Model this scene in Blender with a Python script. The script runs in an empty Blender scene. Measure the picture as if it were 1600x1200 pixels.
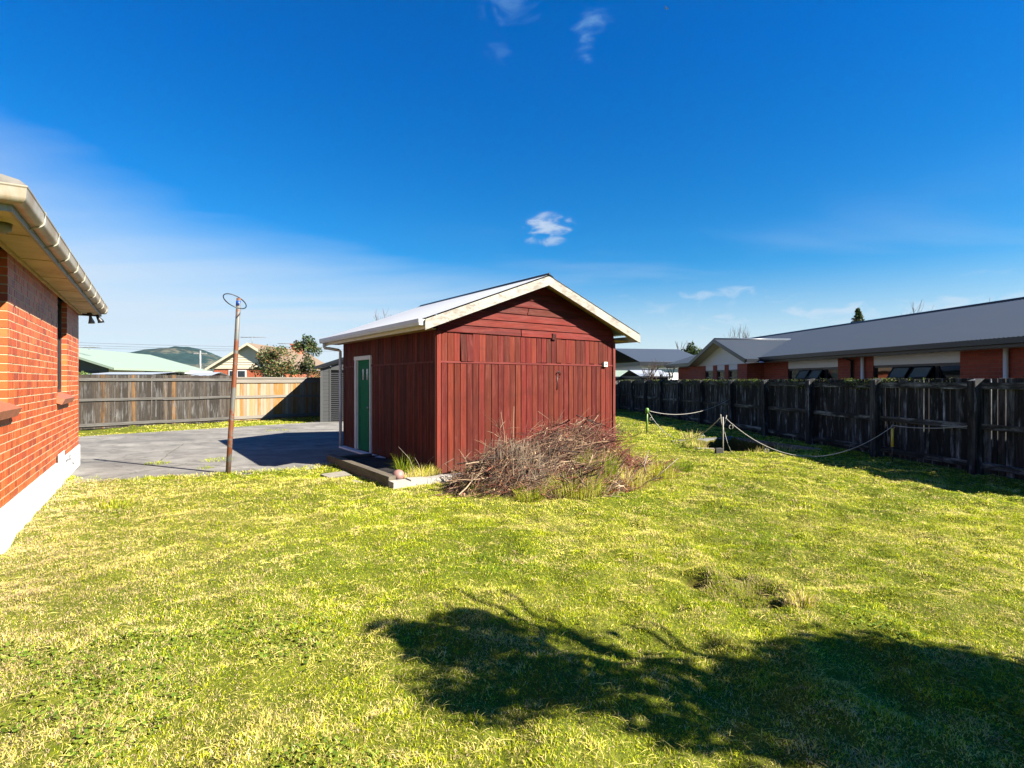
import bpy, math, random
import numpy as np
from mathutils import Matrix, Vector
R = math.radians
random.seed(7)
rng = np.random.default_rng(7)
C = bpy.context.scene.collection

# ------------------------------------------------------------------ camera, light, sky
FPX, HOR, CAMZ = 840.0, 595.0, 1.6
cam_d = bpy.data.cameras.new('camera'); cam = bpy.data.objects.new('camera', cam_d); C.objects.link(cam)
cam.location = (0, 0, CAMZ); cam.rotation_euler = (R(90), 0, 0)
cam_d.sensor_width = 36; cam_d.lens = 36 * FPX / 1600; cam_d.shift_y = -(600 - HOR) / 1600
cam_d.clip_start = 0.05; cam_d.clip_end = 12000
bpy.context.scene.camera = cam

SUN_EL, SUN_AZ = 36.2, 114.0            # azimuth clockwise from +Y
sd = Vector((math.sin(R(SUN_AZ)) * math.cos(R(SUN_EL)), math.cos(R(SUN_AZ)) * math.cos(R(SUN_EL)), math.sin(R(SUN_EL))))
sun_d = bpy.data.lights.new('sun', 'SUN'); sun = bpy.data.objects.new('sun', sun_d); C.objects.link(sun)
sun_d.energy = 5.0; sun_d.angle = R(0.5); sun_d.color = (1.0, 0.93, 0.82)
sun.rotation_euler = sd.to_track_quat('Z', 'Y').to_euler(); sun.location = (20, -10, 20)

sc = bpy.context.scene
sc.view_settings.view_transform = 'Standard'; sc.view_settings.look = 'None'
sc.view_settings.exposure = 2.1; sc.view_settings.gamma = 1.0

def pdir(px, py):
    return Vector(((px - 800) / FPX, 1.0, (HOR - py) / FPX)).normalized()

w = bpy.data.worlds.new('World'); sc.world = w; w.use_nodes = True
nt = w.node_tree; nt.nodes.clear()
def nn(t, **k):
    n = nt.nodes.new(t)
    for a, b in k.items(): setattr(n, a, b)
    return n
def lk(a, b): nt.links.new(a, b)
wo = nn('ShaderNodeOutputWorld'); bg = nn('ShaderNodeBackground'); bg.inputs[1].default_value = 0.05
sky = nn('ShaderNodeTexSky'); sky.sky_type = 'NISHITA'; sky.sun_disc = False
sky.sun_elevation = R(SUN_EL); sky.sun_rotation = R(SUN_AZ); sky.air_density = 1.0; sky.dust_density = 0.25; sky.ozone_density = 5.0
tc = nn('ShaderNodeTexCoord')
def math_n(op, a, b=None, c=None, clamp=False):
    n = nn('ShaderNodeMath', operation=op); n.use_clamp = clamp
    for i, v in enumerate((a, b, c)):
        if v is None: continue
        if isinstance(v, (int, float)): n.inputs[i].default_value = v
        else: lk(v, n.inputs[i])
    return n.outputs[0]
def ramp(v, a, b, smooth=True):
    n = nn('ShaderNodeMapRange'); n.interpolation_type = 'SMOOTHSTEP' if smooth else 'LINEAR'
    n.inputs[1].default_value = a; n.inputs[2].default_value = b; n.inputs[3].default_value = 0; n.inputs[4].default_value = 1
    lk(v, n.inputs[0]); return n.outputs[0]
sep = nn('ShaderNodeSeparateXYZ'); lk(tc.outputs['Generated'], sep.inputs[0])
dx, dy, dz = sep.outputs
# deeper, polarised-looking blue higher up
hs = nn('ShaderNodeHueSaturation'); hs.inputs['Saturation'].default_value = 1.35; hs.inputs['Value'].default_value = 1.0
lk(sky.outputs[0], hs.inputs['Color'])
tint = nn('ShaderNodeMix', data_type='RGBA', blend_type='MULTIPLY'); tint.inputs[0].default_value = 1.0
tr = nn('ShaderNodeValToRGB'); lk(dz, tr.inputs[0])
tr.color_ramp.elements[0].position = 0.0; tr.color_ramp.elements[0].color = (0.60, 0.655, 0.60, 1)
tr.color_ramp.elements[1].position = 0.5; tr.color_ramp.elements[1].color = (0.0, 0.68, 0.90, 1)
e = tr.color_ramp.elements.new(0.2); e.color = (0.36, 0.71, 0.74, 1)
lk(hs.outputs[0], tint.inputs[6]); lk(tr.outputs[0], tint.inputs[7])
# cloud mapping: flat layer seen from below
cz = math_n('ADD', math_n('MAXIMUM', dz, 0.0), 0.06)
comb = nn('ShaderNodeCombineXYZ'); lk(math_n('DIVIDE', dx, cz), comb.inputs[0]); lk(math_n('DIVIDE', dy, cz), comb.inputs[1])
mp = nn('ShaderNodeMapping'); mp.inputs['Rotation'].default_value = (0, 0, R(25)); mp.inputs['Scale'].default_value = (0.35, 0.9, 1)
lk(comb.outputs[0], mp.inputs[0])
n1 = nn('ShaderNodeTexNoise'); n1.inputs['Scale'].default_value = 0.75; n1.inputs['Detail'].default_value = 7; n1.inputs['Roughness'].default_value = 0.55
n1.inputs['Distortion'].default_value = 0.4
lk(mp.outputs[0], n1.inputs['Vector'])
low = math_n('SUBTRACT', 1.0, ramp(dz, 0.05, 0.36))
streak = ramp(n1.outputs[0], 0.35, 0.75)
tt = math_n('ADD', dz, math_n('MULTIPLY', dx, 0.22))
tt = math_n('ADD', tt, math_n('MULTIPLY', math_n('SUBTRACT', n1.outputs[0], 0.5), -0.24))
veil = math_n('MULTIPLY', math_n('SUBTRACT', 1.0, ramp(tt, 0.0, 0.20, False)), 1.0)
veil = math_n('MULTIPLY', veil, math_n('ADD', 0.86, math_n('MULTIPLY', streak, 0.14)))
m_low = math_n('MULTIPLY', math_n('MULTIPLY', ramp(n1.outputs[0], 0.45, 0.75), low), 0.5)
hz = math_n('MULTIPLY', math_n('SUBTRACT', 1.0, ramp(dz, 0.0, 0.21)), 0.88)
mask = math_n('MAXIMUM', math_n('MAXIMUM', m_low, veil), hz)
# small puffs at fixed bearings
pn = nn('ShaderNodeTexNoise'); pn.inputs['Scale'].default_value = 22; pn.inputs['Detail'].default_value = 8; pn.inputs['Roughness'].default_value = 0.6; pn.inputs['Distortion'].default_value = 0.8
pm = nn('ShaderNodeMapping'); pm.inputs['Scale'].default_value = (0.8, 0.8, 1.8); lk(tc.outputs['Generated'], pm.inputs[0]); lk(pm.outputs[0], pn.inputs['Vector'])
def puff(px, py, rx, ry, amt, lo=0.35, hi=0.75):
    global mask
    d = pdir(px, py)
    ax = Vector((d.y, -d.x, 0)).normalized(); ay = d.cross(ax).normalized()
    def dotn(v, s):
        n = nn('ShaderNodeVectorMath', operation='DOT_PRODUCT'); lk(tc.outputs['Generated'], n.inputs[0]); n.inputs[1].default_value = v
        return math_n('MULTIPLY', n.outputs['Value'], s)
    a = dotn(ax, FPX / rx); b = dotn(ay, FPX / ry)
    r2 = math_n('ADD', math_n('MULTIPLY', a, a), math_n('MULTIPLY', b, b))
    g = math_n('SUBTRACT', 1.0, math_n('MULTIPLY', r2, 0.5), clamp=True)
    n = nn('ShaderNodeVectorMath', operation='DOT_PRODUCT'); lk(tc.outputs['Generated'], n.inputs[0]); n.inputs[1].default_value = d
    g = math_n('MULTIPLY', g, math_n('GREATER_THAN', n.outputs['Value'], 0.3))
    v = math_n('MULTIPLY', ramp(math_n('ADD', math_n('MULTIPLY', g, 0.55), math_n('MULTIPLY', math_n('SUBTRACT', pn.outputs[0], 0.5), 2.2)), lo, hi), math_n('MULTIPLY', ramp(g, 0.0, 0.35), amt))
    mask = math_n('MAXIMUM', mask, v)
puff(855, 350, 33, 15, 0.72, 0.05, 0.75)
puff(853, 377, 26, 7, 0.5, 0.05, 0.7)
lowmask = mask; mask = math_n('MULTIPLY', dz, 0.0)
puff(912, 66, 22, 21, 0.55, 0.2, 0.95)
puff(924, 34, 24, 14, 0.35, 0.2, 1.0)
puff(790, 8, 40, 20, 0.25, 0.3, 1.1)
puff(780, 76, 22, 18, 0.15, 0.3, 1.1)
highmask = mask; mask = lowmask
puff(1118, 459, 56, 9, 0.55, -0.1, 0.9)
puff(1480, 486, 330, 17, 0.75, -0.3, 0.9)
puff(1330, 505, 300, 14, 0.55, -0.2, 0.9)
puff(1560, 430, 130, 18, 0.3, 0.0, 1.1)
puff(1060, 492, 200, 28, 0.5, -0.1, 1.1)
cmix = nn('ShaderNodeMix', data_type='RGBA', blend_type='MIX'); lk(mask, cmix.inputs[0])
lk(tint.outputs[2], cmix.inputs[6]); cmix.inputs[7].default_value = (3.25, 3.72, 4.25, 1)
cmix2 = nn('ShaderNodeMix', data_type='RGBA', blend_type='MIX'); lk(highmask, cmix2.inputs[0]); lk(cmix.outputs[2], cmix2.inputs[6]); cmix2.inputs[7].default_value = (1.5, 2.9, 4.1, 1)
lk(cmix2.outputs[2], bg.inputs[0]); lk(bg.outputs[0], wo.inputs[0])

# ------------------------------------------------------------------ helpers
_lat = [rng.random((256, 256)) for _ in range(8)]
def vn(x, y, scale, k=0):
    x = np.asarray(x, float) / scale + 37.7 * (k + 1); y = np.asarray(y, float) / scale + 11.3 * (k + 1)
    xi = np.floor(x).astype(int); yi = np.floor(y).astype(int); fx = x - xi; fy = y - yi
    fx = fx * fx * (3 - 2 * fx); fy = fy * fy * (3 - 2 * fy); L = _lat[k % 8]
    g = lambda a, b: L[a % 256, b % 256]
    return (g(xi, yi) * (1 - fx) + g(xi + 1, yi) * fx) * (1 - fy) + (g(xi, yi + 1) * (1 - fx) + g(xi + 1, yi + 1) * fx) * fy

def tag(o, label=None, cat=None, group=None, kind=None):
    if label: o['label'] = label
    if cat: o['category'] = cat
    if group: o['group'] = group
    if kind: o['kind'] = kind
    return o
def thing(name, label, cat, loc=(0, 0, 0), rotz=0.0, group=None):
    o = bpy.data.objects.new(name, None); C.objects.link(o)
    o.empty_display_size = 0.2
    o.location = loc; o.rotation_euler = (0, 0, rotz)
    return tag(o, label, cat, group)

class MB:
    def __init__(s): s.v = []; s.f = []; s.c = []; s.r = []; s.sm = []
    def add(s, vs, fs, col=(1, 1, 1), rnd=None, smooth=False, M=None):
        b = len(s.v); rnd = random.random() if rnd is None else rnd
        for p in vs:
            if M is not None: p = M @ Vector(p)
            s.v.append((p[0], p[1], p[2])); s.c.append((col[0], col[1], col[2], 1)); s.r.append(rnd)
        for q in fs: s.f.append(tuple(b + i for i in q)); s.sm.append(smooth)
        return s
    def box(s, x0, x1, y0, y1, z0, z1, col=(1, 1, 1), rnd=None, M=None, jit=0.0):
        j = lambda: random.uniform(-jit, jit) if jit else 0
        vs = [(x + j(), y + j(), z + j()) for z in (z0, z1) for x, y in ((x0, y0), (x1, y0), (x1, y1), (x0, y1))]
        return s.add(vs, [(0, 3, 2, 1), (4, 5, 6, 7), (0, 1, 5, 4), (1, 2, 6, 5), (2, 3, 7, 6), (3, 0, 4, 7)], col, rnd, M=M)
    def prism(s, poly, d0, d1, axis='y', col=(1, 1, 1), rnd=None, M=None):
        n = len(poly)
        def P(a, b, d): return {'y': (a, d, b), 'x': (d, a, b), 'z': (a, b, d)}[axis]
        vs = [P(a, b, d0) for a, b in poly] + [P(a, b, d1) for a, b in poly]
        fs = [tuple(range(n)), tuple(range(2 * n - 1, n - 1, -1))] + [(i, i + n, (i + 1) % n + n, (i + 1) % n) for i in range(n)]
        return s.add(vs, fs, col, rnd, M=M)
    def tube(s, pts, rad, n=6, col=(1, 1, 1), rnd=None, cap=True, M=None, smooth=True, col2=None):
        pts = [Vector(p) for p in pts]; m = len(pts)
        if not isinstance(rad, (list, tuple)): rad = [rad] * m
        vs = []; up = None
        for i, p in enumerate(pts):
            t = (pts[min(i + 1, m - 1)] - pts[max(i - 1, 0)])
            if t.length < 1e-9: t = Vector((0, 0, 1))
            t.normalize()
            if up is None: up = Vector((0, 0, 1)) if abs(t.z) < 0.9 else Vector((1, 0, 0))
            a = t.cross(up)
            if a.length < 1e-6: a = t.cross(Vector((0, 1, 0.1)))
            a.normalize(); b = t.cross(a); up = -b if False else up
            for k in range(n):
                an = 2 * math.pi * k / n
                vs.append(p + (a * math.cos(an) + b * math.sin(an)) * rad[i])
        fs = [(i * n + k, i * n + (k + 1) % n, (i + 1) * n + (k + 1) % n, (i + 1) * n + k) for i in range(m - 1) for k in range(n)]
        if cap: fs += [tuple(range(n))[::-1], tuple((m - 1) * n + k for k in range(n))]
        return s.add(vs, fs, col, rnd, smooth, M)
    def build(s, name, mat, parent=None):
        me = bpy.data.meshes.new(name)
        me.from_pydata(s.v, [], s.f)
        ca = me.color_attributes.new('Col', 'FLOAT_COLOR', 'POINT'); ca.data.foreach_set('color', np.array(s.c, 'f').ravel())
        ra = me.attributes.new('rnd', 'FLOAT', 'POINT'); ra.data.foreach_set('value', np.array(s.r, 'f'))
        me.polygons.foreach_set('use_smooth', s.sm)
        me.materials.append(mat); me.validate(); me.update()
        o = bpy.data.objects.new(name, me); C.objects.link(o)
        if parent is not None: o.parent = parent
        return o

def np_mesh(name, V, quads, tris, col, mat, parent=None, rnd=None):
    me = bpy.data.meshes.new(name)
    nq = 0 if quads is None else len(quads); ntt = 0 if tris is None else len(tris)
    me.vertices.add(len(V)); me.vertices.foreach_set('co', V.astype('f').ravel())
    idx = []; start = []; tot = []
    if nq: idx.append(quads.ravel()); start.append(np.arange(nq) * 4); tot.append(np.full(nq, 4))
    if ntt: idx.append(tris.ravel()); start.append(nq * 4 + np.arange(ntt) * 3); tot.append(np.full(ntt, 3))
    idx = np.concatenate(idx).astype('i'); start = np.concatenate(start).astype('i'); tot = np.concatenate(tot).astype('i')
    me.loops.add(len(idx)); me.loops.foreach_set('vertex_index', idx)
    me.polygons.add(len(start)); me.polygons.foreach_set('loop_start', start); me.polygons.foreach_set('loop_total', tot)
    ca = me.color_attributes.new('Col', 'FLOAT_COLOR', 'POINT')
    c4 = np.ones((len(V), 4), 'f'); c4[:, :3] = col; ca.data.foreach_set('color', c4.ravel())
    me.polygons.foreach_set('use_smooth', np.ones(len(start), bool))
    me.materials.append(mat); me.update(calc_edges=True)
    o = bpy.data.objects.new(name, me); C.objects.link(o)
    if parent is not None: o.parent = parent
    return o

# ------------------------------------------------------------------ materials
class NT:
    K = 0.395
    def __init__(s, name):
        s.m = bpy.data.materials.new(name); s.m.use_nodes = True; s.t = s.m.node_tree; s.t.nodes.clear()
        s.out = s.n('ShaderNodeOutputMaterial'); s.p = s.n('ShaderNodeBsdfPrincipled'); s.l(s.p.outputs[0], s.out.inputs[0])
        s.tc = s.n('ShaderNodeTexCoord')
    def n(s, t, **k):
        n = s.t.nodes.new(t)
        for a, b in k.items(): setattr(n, a, b)
        return n
    def l(s, a, b): s.t.links.new(a, b)
    def attr(s, name='Col'):
        a = s.n('ShaderNodeAttribute'); a.attribute_name = name; return a
    def vec(s, scale, off=True):
        mp = s.n('ShaderNodeMapping'); mp.inputs['Scale'].default_value = scale; s.l(s.tc.outputs['Object'], mp.inputs[0])
        if not off: return mp.outputs[0]
        r = s.attr('rnd'); mu = s.n('ShaderNodeMath', operation='MULTIPLY'); mu.inputs[1].default_value = 53.0; s.l(r.outputs['Fac'], mu.inputs[0])
        ad = s.n('ShaderNodeVectorMath', operation='ADD'); s.l(mp.outputs[0], ad.inputs[0]); s.l(mu.outputs[0], ad.inputs[1]); return ad.outputs[0]
    def noise(s, v, scale=1.0, detail=4, rough=0.6, dist=0.0):
        n = s.n('ShaderNodeTexNoise'); n.inputs['Scale'].default_value = scale; n.inputs['Detail'].default_value = detail
        n.inputs['Roughness'].default_value = rough; n.inputs['Distortion'].default_value = dist; s.l(v, n.inputs['Vector']); return n.outputs[0]
    def rmp(s, v, a, b, lo=0.0, hi=1.0):
        n = s.n('ShaderNodeMapRange'); n.inputs[1].default_value = a; n.inputs[2].default_value = b; n.inputs[3].default_value = lo; n.inputs[4].default_value = hi
        s.l(v, n.inputs[0]); return n.outputs[0]
    def mul(s, a, b):
        n = s.n('ShaderNodeMath', operation='MULTIPLY')
        for i, v in enumerate((a, b)):
            if isinstance(v, (int, float)): n.inputs[i].default_value = v
            else: s.l(v, n.inputs[i])
        return n.outputs[0]
    def mix(s, f, a, b, mode='MIX'):
        n = s.n('ShaderNodeMix', data_type='RGBA', blend_type=mode)
        for i, v in ((0, f), (6, a), (7, b)):
            if isinstance(v, (int, float)): n.inputs[i].default_value = v
            elif isinstance(v, tuple): n.inputs[i].default_value = (*v, 1)
            else: s.l(v, n.inputs[i])
        return n.outputs[2]
    def bump(s, h, dist=0.003, strength=1.0, prev=None):
        b = s.n('ShaderNodeBump'); b.inputs['Distance'].default_value = dist; b.inputs['Strength'].default_value = strength; s.l(h, b.inputs['Height'])
        if prev is not None: s.l(prev, b.inputs['Normal'])
        s.l(b.outputs[0], s.p.inputs['Normal']); return b.outputs[0]
    def fin(s, col, rough=0.7, metal=0.0, spec=0.5):
        if isinstance(col, tuple): s.p.inputs['Base Color'].default_value = (*(q * s.K for q in col), 1)
        else: s.l(s.mix(1.0, col, (s.K, s.K, s.K), 'MULTIPLY'), s.p.inputs['Base Color'])
        if isinstance(rough, (int, float)): s.p.inputs['Roughness'].default_value = rough
        else: s.l(rough, s.p.inputs['Roughness'])
        s.p.inputs['Metallic'].default_value = metal; s.p.inputs['Specular IOR Level'].default_value = spec
        return s.m

def wood(name, axis, wcol, wamt=(0.5, 0.75), dark=0.35, rough=0.8, bump=0.003, stain=(0.05, 0.04, 0.03), samt=(0.6, 0.8), gr=40):
    k = NT(name); pick = lambda a, b: {'x': (b, a, a), 'y': (a, b, a), 'z': (a, a, b)}[axis]
    g = k.noise(k.vec(pick(gr, 1.2)), 1.0, 6, 0.7, 0.6); m2 = k.noise(k.vec(pick(16, 1.6)), 1.0, 6, 0.7, 0.3)
    wn = k.noise(k.vec(pick(9, 1.5)), 1.0, 5, 0.65); sn = k.noise(k.vec(pick(5, 2.0)), 1.0, 6, 0.75)
    col = k.mix(k.rmp(wn, wamt[0], wamt[1]), k.attr().outputs['Color'], wcol)
    col = k.mix(k.rmp(m2, 0.42, 0.62, 0, dark), col, stain); col = k.mix(k.rmp(g, 0.4, 0.7, 0.0, dark), col, stain)
    col = k.mix(k.rmp(sn, samt[0], samt[1], 0, 0.85), col, stain)
    k.bump(g, bump); return k.fin(col, rough, 0, 0.15)

def plain(name, c, rough=0.6, metal=0.0, var=0.15, scale=6, spec=0.5, bumpd=0.0, dirt=None, damt=(0.55, 0.8)):
    k = NT(name); n = k.noise(k.vec((scale,) * 3, False), 1.0, 6, 0.65)
    base = k.mix(1.0, k.attr().outputs['Color'], c, 'MULTIPLY')
    col = k.mix(k.rmp(n, 0.3, 0.7, 0, var), base, k.mix(1.0, base, (.42, .40, .38), 'MULTIPLY'))
    if dirt:
        n2 = k.noise(k.vec((scale * 0.7, scale * 0.7, scale * 0.35), False), 1.0, 7, 0.7, 0.5)
        col = k.mix(k.rmp(n2, damt[0], damt[1], 0, 0.85), col, dirt)
    if bumpd: k.bump(k.noise(k.vec((scale * 8,) * 3, False), 1.0, 5, 0.7), bumpd)
    return k.fin(col, rough, metal, spec)

M = {}
# red painted boards
def redwood(name, axis):
    k = NT(name); big = {'z': (34, 34, 1.1), 'x': (1.1, 34, 34)}[axis]; med = {'z': (8, 8, 2.2), 'x': (2.2, 8, 8)}[axis]
    g = k.noise(k.vec(big), 1.0, 6, 0.7, 0.4); wn = k.noise(k.vec(med), 1.0, 5, 0.7); sn = k.noise(k.vec((1.4, 1.4, 2.0), False), 1.0, 5, 0.65)
    sp = k.noise(k.vec((30, 30, 16)), 1.0, 4, 0.7)
    m3 = k.noise(k.vec({'z': (18, 18, 1.6), 'x': (1.6, 18, 18)}[axis]), 1.0, 7, 0.75, 0.5)
    col = k.mix(k.rmp(g, 0.35, 0.7, 0.0, 0.6), k.attr().outputs['Color'], (0.06, 0.010, 0.008))
    col = k.mix(k.rmp(m3, 0.5, 0.68, 0, 0.5), col, (0.36, 0.095, 0.068)); col = k.mix(k.rmp(m3, 0.46, 0.3, 0, 0.55), col, (0.07, 0.014, 0.010))
    col = k.mix(k.rmp(wn, 0.58, 0.8, 0, 0.35), col, (0.30, 0.075, 0.055))
    col = k.mix(k.rmp(sn, 0.56, 0.78, 0, 0.6), col, (0.08, 0.02, 0.014))
    col = k.mix(k.rmp(sp, 0.70, 0.76, 0, 0.7), col, (0.30, 0.16, 0.12))
    spx = k.n('ShaderNodeSeparateXYZ'); k.l(k.tc.outputs['Object'], spx.inputs[0]); ad = k.n('ShaderNodeMath', operation='ADD'); k.l(spx.outputs[2], ad.inputs[0]); k.l(k.rmp(wn, 0.2, 0.8, -.3, .3), ad.inputs[1])
    col = k.mix(k.rmp(ad.outputs[0], .45, .05, 0, .55), col, (0.16, 0.07, 0.045))
    k.bump(g, 0.003); return k.fin(col, k.rmp(wn, 0.3, 0.7, 0.6, 0.85), 0, 0.12)
M['red_z'] = redwood('red_vertical_boards', 'z'); M['red_x'] = redwood('red_horizontal_boards', 'x')
M['fence_z'] = wood('weathered_palings', 'z', (0.34, 0.34, 0.33), (0.52, 0.72), 0.75, bump=0.004)
M['fence_x'] = wood('weathered_rails', 'x', (0.30, 0.29, 0.26), (0.5, 0.7), 0.45, bump=0.004)
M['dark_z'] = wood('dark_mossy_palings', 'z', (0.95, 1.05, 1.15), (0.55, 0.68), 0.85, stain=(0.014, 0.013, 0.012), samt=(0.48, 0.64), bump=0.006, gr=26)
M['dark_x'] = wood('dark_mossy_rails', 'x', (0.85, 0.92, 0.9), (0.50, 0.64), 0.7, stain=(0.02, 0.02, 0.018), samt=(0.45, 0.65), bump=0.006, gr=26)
M['new_z'] = wood('newer_palings', 'z', (0.62, 0.52, 0.40), (0.5, 0.75), 0.25, stain=(0.28, 0.15, 0.06), samt=(0.6, 0.85), bump=0.002)
M['new_x'] = wood('newer_rails', 'x', (0.42, 0.39, 0.33), (0.5, 0.75), 0.25, stain=(0.2, 0.15, 0.09), bump=0.002)
M['grey_z'] = wood('grey_timber', 'z', (0.32, 0.31, 0.29), (0.45, 0.7), 0.4)
M['sleeper'] = wood('old_sleeper_timber', 'y', (0.33, 0.29, 0.22), (0.45, 0.7), 0.4)
def peeled():
    k = NT('peeling_white_paint'); g = k.noise(k.vec((1.5, 1.5, 14), False), 1.0, 5, 0.7); n = k.noise(k.vec((6, 6, 11), False), 1.0, 8, 0.75, 0.6)
    n2 = k.noise(k.vec((1.7, 1.7, 1.7), False), 1.0, 4, 0.6); ng = k.noise(k.vec((3.0, 3.0, 60), False), 1.0, 4, 0.7)
    wooda = k.mix(k.rmp(ng, 0.35, 0.65), (0.16, 0.12, 0.08), (0.40, 0.33, 0.25))
    col = k.mix(k.rmp(n2, 0.3, 0.7, 0.0, 0.35), k.mix(1.0, k.attr().outputs['Color'], (0.85, 0.83, 0.76), 'MULTIPLY'), (0.36, 0.30, 0.21))
    a = k.n('ShaderNodeMath', operation='ADD'); k.l(n, a.inputs[0]); k.l(k.rmp(n2, 0.3, 0.7, -0.1, 0.1), a.inputs[1])
    f = k.rmp(a.outputs[0], 0.50, 0.60, 0, .8); col = k.mix(f, col, wooda); k.bump(f, -0.002); return k.fin(col, 0.6)
M['peel'] = peeled()
M['white'] = plain('white_trim_paint', (1.35, 1.35, 1.32), 0.5, var=0.25, dirt=(0.3, 0.27, 0.22), damt=(0.6, 0.85))
M['soffit_ply'] = plain('ochre_underside_board', (0.95, 0.66, 0.26), 0.6, var=0.25, scale=4, dirt=(0.2, 0.12, 0.05))
M['cream'] = plain('cream_soffit', (1.3, 1.05, 0.55), 0.6, var=0.3, scale=3, dirt=(0.55, 0.36, 0.12), damt=(0.45, 0.75))
M['render'] = plain('white_render', (1.6, 1.6, 1.58), 0.8, var=0.15, bumpd=0.002, dirt=(0.8, 0.72, 0.55), damt=(0.5, 0.85))
M['concrete'] = plain('concrete', (0.75, 0.70, 0.60), 0.9, var=0.4, scale=9, bumpd=0.004, dirt=(0.2, 0.19, 0.14))
M['door_green'] = plain('green_door_paint', (0.006, 0.30, 0.12), 0.7, var=0.2, spec=0.1, dirt=(0.03, 0.16, 0.07), damt=(0.65, 0.9))
M['black'] = plain('black_metal', (0.02, 0.021, 0.025), 0.45)
M['darkfascia'] = plain('charcoal_fascia', (0.022, 0.027, 0.036), 0.35)
M['grey_metal'] = plain('grey_metal', (0.42, 0.43, 0.44), 0.45, 0.3, dirt=(0.3, 0.22, 0.12))
M['rope'] = plain('pale_rope', (0.85, 0.8, 0.72), 0.9)
M['paintwhite'] = plain('white_weatherboard_paint', (1.4, 1.4, 1.38), 0.55, var=0.08)
M['creamboard'] = plain('cream_weatherboard', (1.25, 1.12, 0.82), 0.6, var=0.1)
M['greywall'] = plain('grey_wall', (0.17, 0.185, 0.19), 0.7, var=0.2)
M['garage'] = plain('grey_garage_boards', (0.085, 0.09, 0.09), 0.7, var=0.25)
M['roller'] = plain('roller_door_metal', (0.018, 0.02, 0.022), 0.5, 0.05, var=0.2)
M['ball'] = plain('faded_pink_rubber', (0.62, 0.33, 0.27), 0.6, var=0.5, scale=9, dirt=(0.55, 0.45, 0.4))
M['bark'] = plain('bark', (0.16, 0.125, 0.10), 0.9, var=0.5, scale=14, bumpd=0.004)
M['twig'] = plain('twigs', (1, 1, 1), 0.85, var=0.5, scale=20)
M['stone'] = plain('reddish_stone', (0.42, 0.20, 0.13), 0.85, var=0.5, scale=14, bumpd=0.004)
def glassy(name, c, rough=0.03):
    k = NT(name); n = k.noise(k.vec((1.3, 1.3, 1.3), False), 1.0, 2, 0.5); k.bump(n, 0.01, 0.15)
    return k.fin(c, rough, 0.0, 1.0)
M['glass'] = glassy('window_glass', (0.012, 0.016, 0.02)); M['glass_pale'] = glassy('pale_window_glass', (0.25, 0.33, 0.35), 0.1)
def brickm():
    k = NT('glazed_brick'); n = k.noise(k.vec((25, 25, 25)), 1.0, 5, 0.7); n2 = k.noise(k.vec((5, 5, 7)), 1.0, 4, 0.6)
    col = k.mix(k.rmp(n, 0.35, 0.75, 0, 0.4), k.attr().outputs['Color'], (0.20, 0.05, 0.025)); col = k.mix(k.rmp(n2, 0.6, 0.85, 0, 0.4), col, (0.62, 0.30, 0.20))
    k.bump(n, 0.0015); return k.fin(col, 0.5, 0, 0.4)
M['brick'] = brickm()
M['mortar'] = plain('mortar', (1.05, 0.82, 0.48), 0.95, var=0.35, scale=20, bumpd=0.003)
def fbrick(name, a, b, mo):
    k = NT(name); mp = k.n('ShaderNodeMapping'); mp.inputs['Rotation'].default_value = (R(-90), 0, 0); k.l(k.tc.outputs['Object'], mp.inputs[0])
    sp = k.n('ShaderNodeSeparateXYZ'); k.l(k.tc.outputs['Object'], sp.inputs[0])
    ad = k.n('ShaderNodeMath', operation='ADD'); k.l(sp.outputs[0], ad.inputs[0]); k.l(sp.outputs[1], ad.inputs[1])
    cb = k.n('ShaderNodeCombineXYZ'); k.l(ad.outputs[0], cb.inputs[0]); k.l(sp.outputs[2], cb.inputs[1])
    bt = k.n('ShaderNodeTexBrick'); k.l(cb.outputs[0], bt.inputs['Vector']); bt.inputs['Scale'].default_value = 1.0
    bt.inputs['Brick Width'].default_value = 0.24; bt.inputs['Row Height'].default_value = 0.086; bt.inputs['Mortar Size'].default_value = 0.006
    bt.inputs['Color1'].default_value = (*a, 1); bt.inputs['Color2'].default_value = (*b, 1); bt.inputs['Mortar'].default_value = (*mo, 1)
    n = k.noise(k.vec((9, 9, 9), False), 1.0, 5, 0.7); col = k.mix(k.rmp(n, 0.4, 0.8, 0, 0.4), bt.outputs['Color'], (0.12, 0.03, 0.02))
    k.bump(bt.outputs['Fac'], -0.006); return k.fin(col, 0.8)
M['fbrick'] = fbrick('red_brickwork', (0.75, 0.12, 0.045), (0.55, 0.08, 0.03), (0.5, 0.22, 0.14))
M['obrick'] = fbrick('orange_brickwork', (0.95, 0.2, 0.06), (0.8, 0.15, 0.05), (0.7, 0.45, 0.3))
def corr(name, c, rough, metal, dirt, damt=(0.55, 0.8)):
    k = NT(name); n = k.noise(k.vec((1.2, 6, 1.2), False), 1.0, 6, 0.65); n2 = k.noise(k.vec((14, 14, 14), False), 1.0, 4, 0.7)
    col = k.mix(k.rmp(n, damt[0], damt[1], 0, 0.7), k.mix(k.rmp(n2, 0.3, 0.7, 0, 0.2), c, tuple(x * 0.6 for x in c)), dirt)
    return k.fin(col, rough, metal, 0.5)
M['galv'] = corr('galvanised_roof', (0.80, 0.83, 0.87), 0.45, 0.15, (0.55, 0.53, 0.50))
M['slate_roof'] = corr('slate_blue_roof', (0.10, 0.120, 0.136), 0.42, 0.0, (0.16, 0.165, 0.17))
M['green_roof'] = corr('pale_green_roof', (0.47, 0.60, 0.46), 0.5, 0.0, (0.5, 0.6, 0.48))
M['brown_roof'] = corr('brown_tile_roof', (0.36, 0.25, 0.16), 0.8, 0.0, (0.2, 0.15, 0.1))
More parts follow.
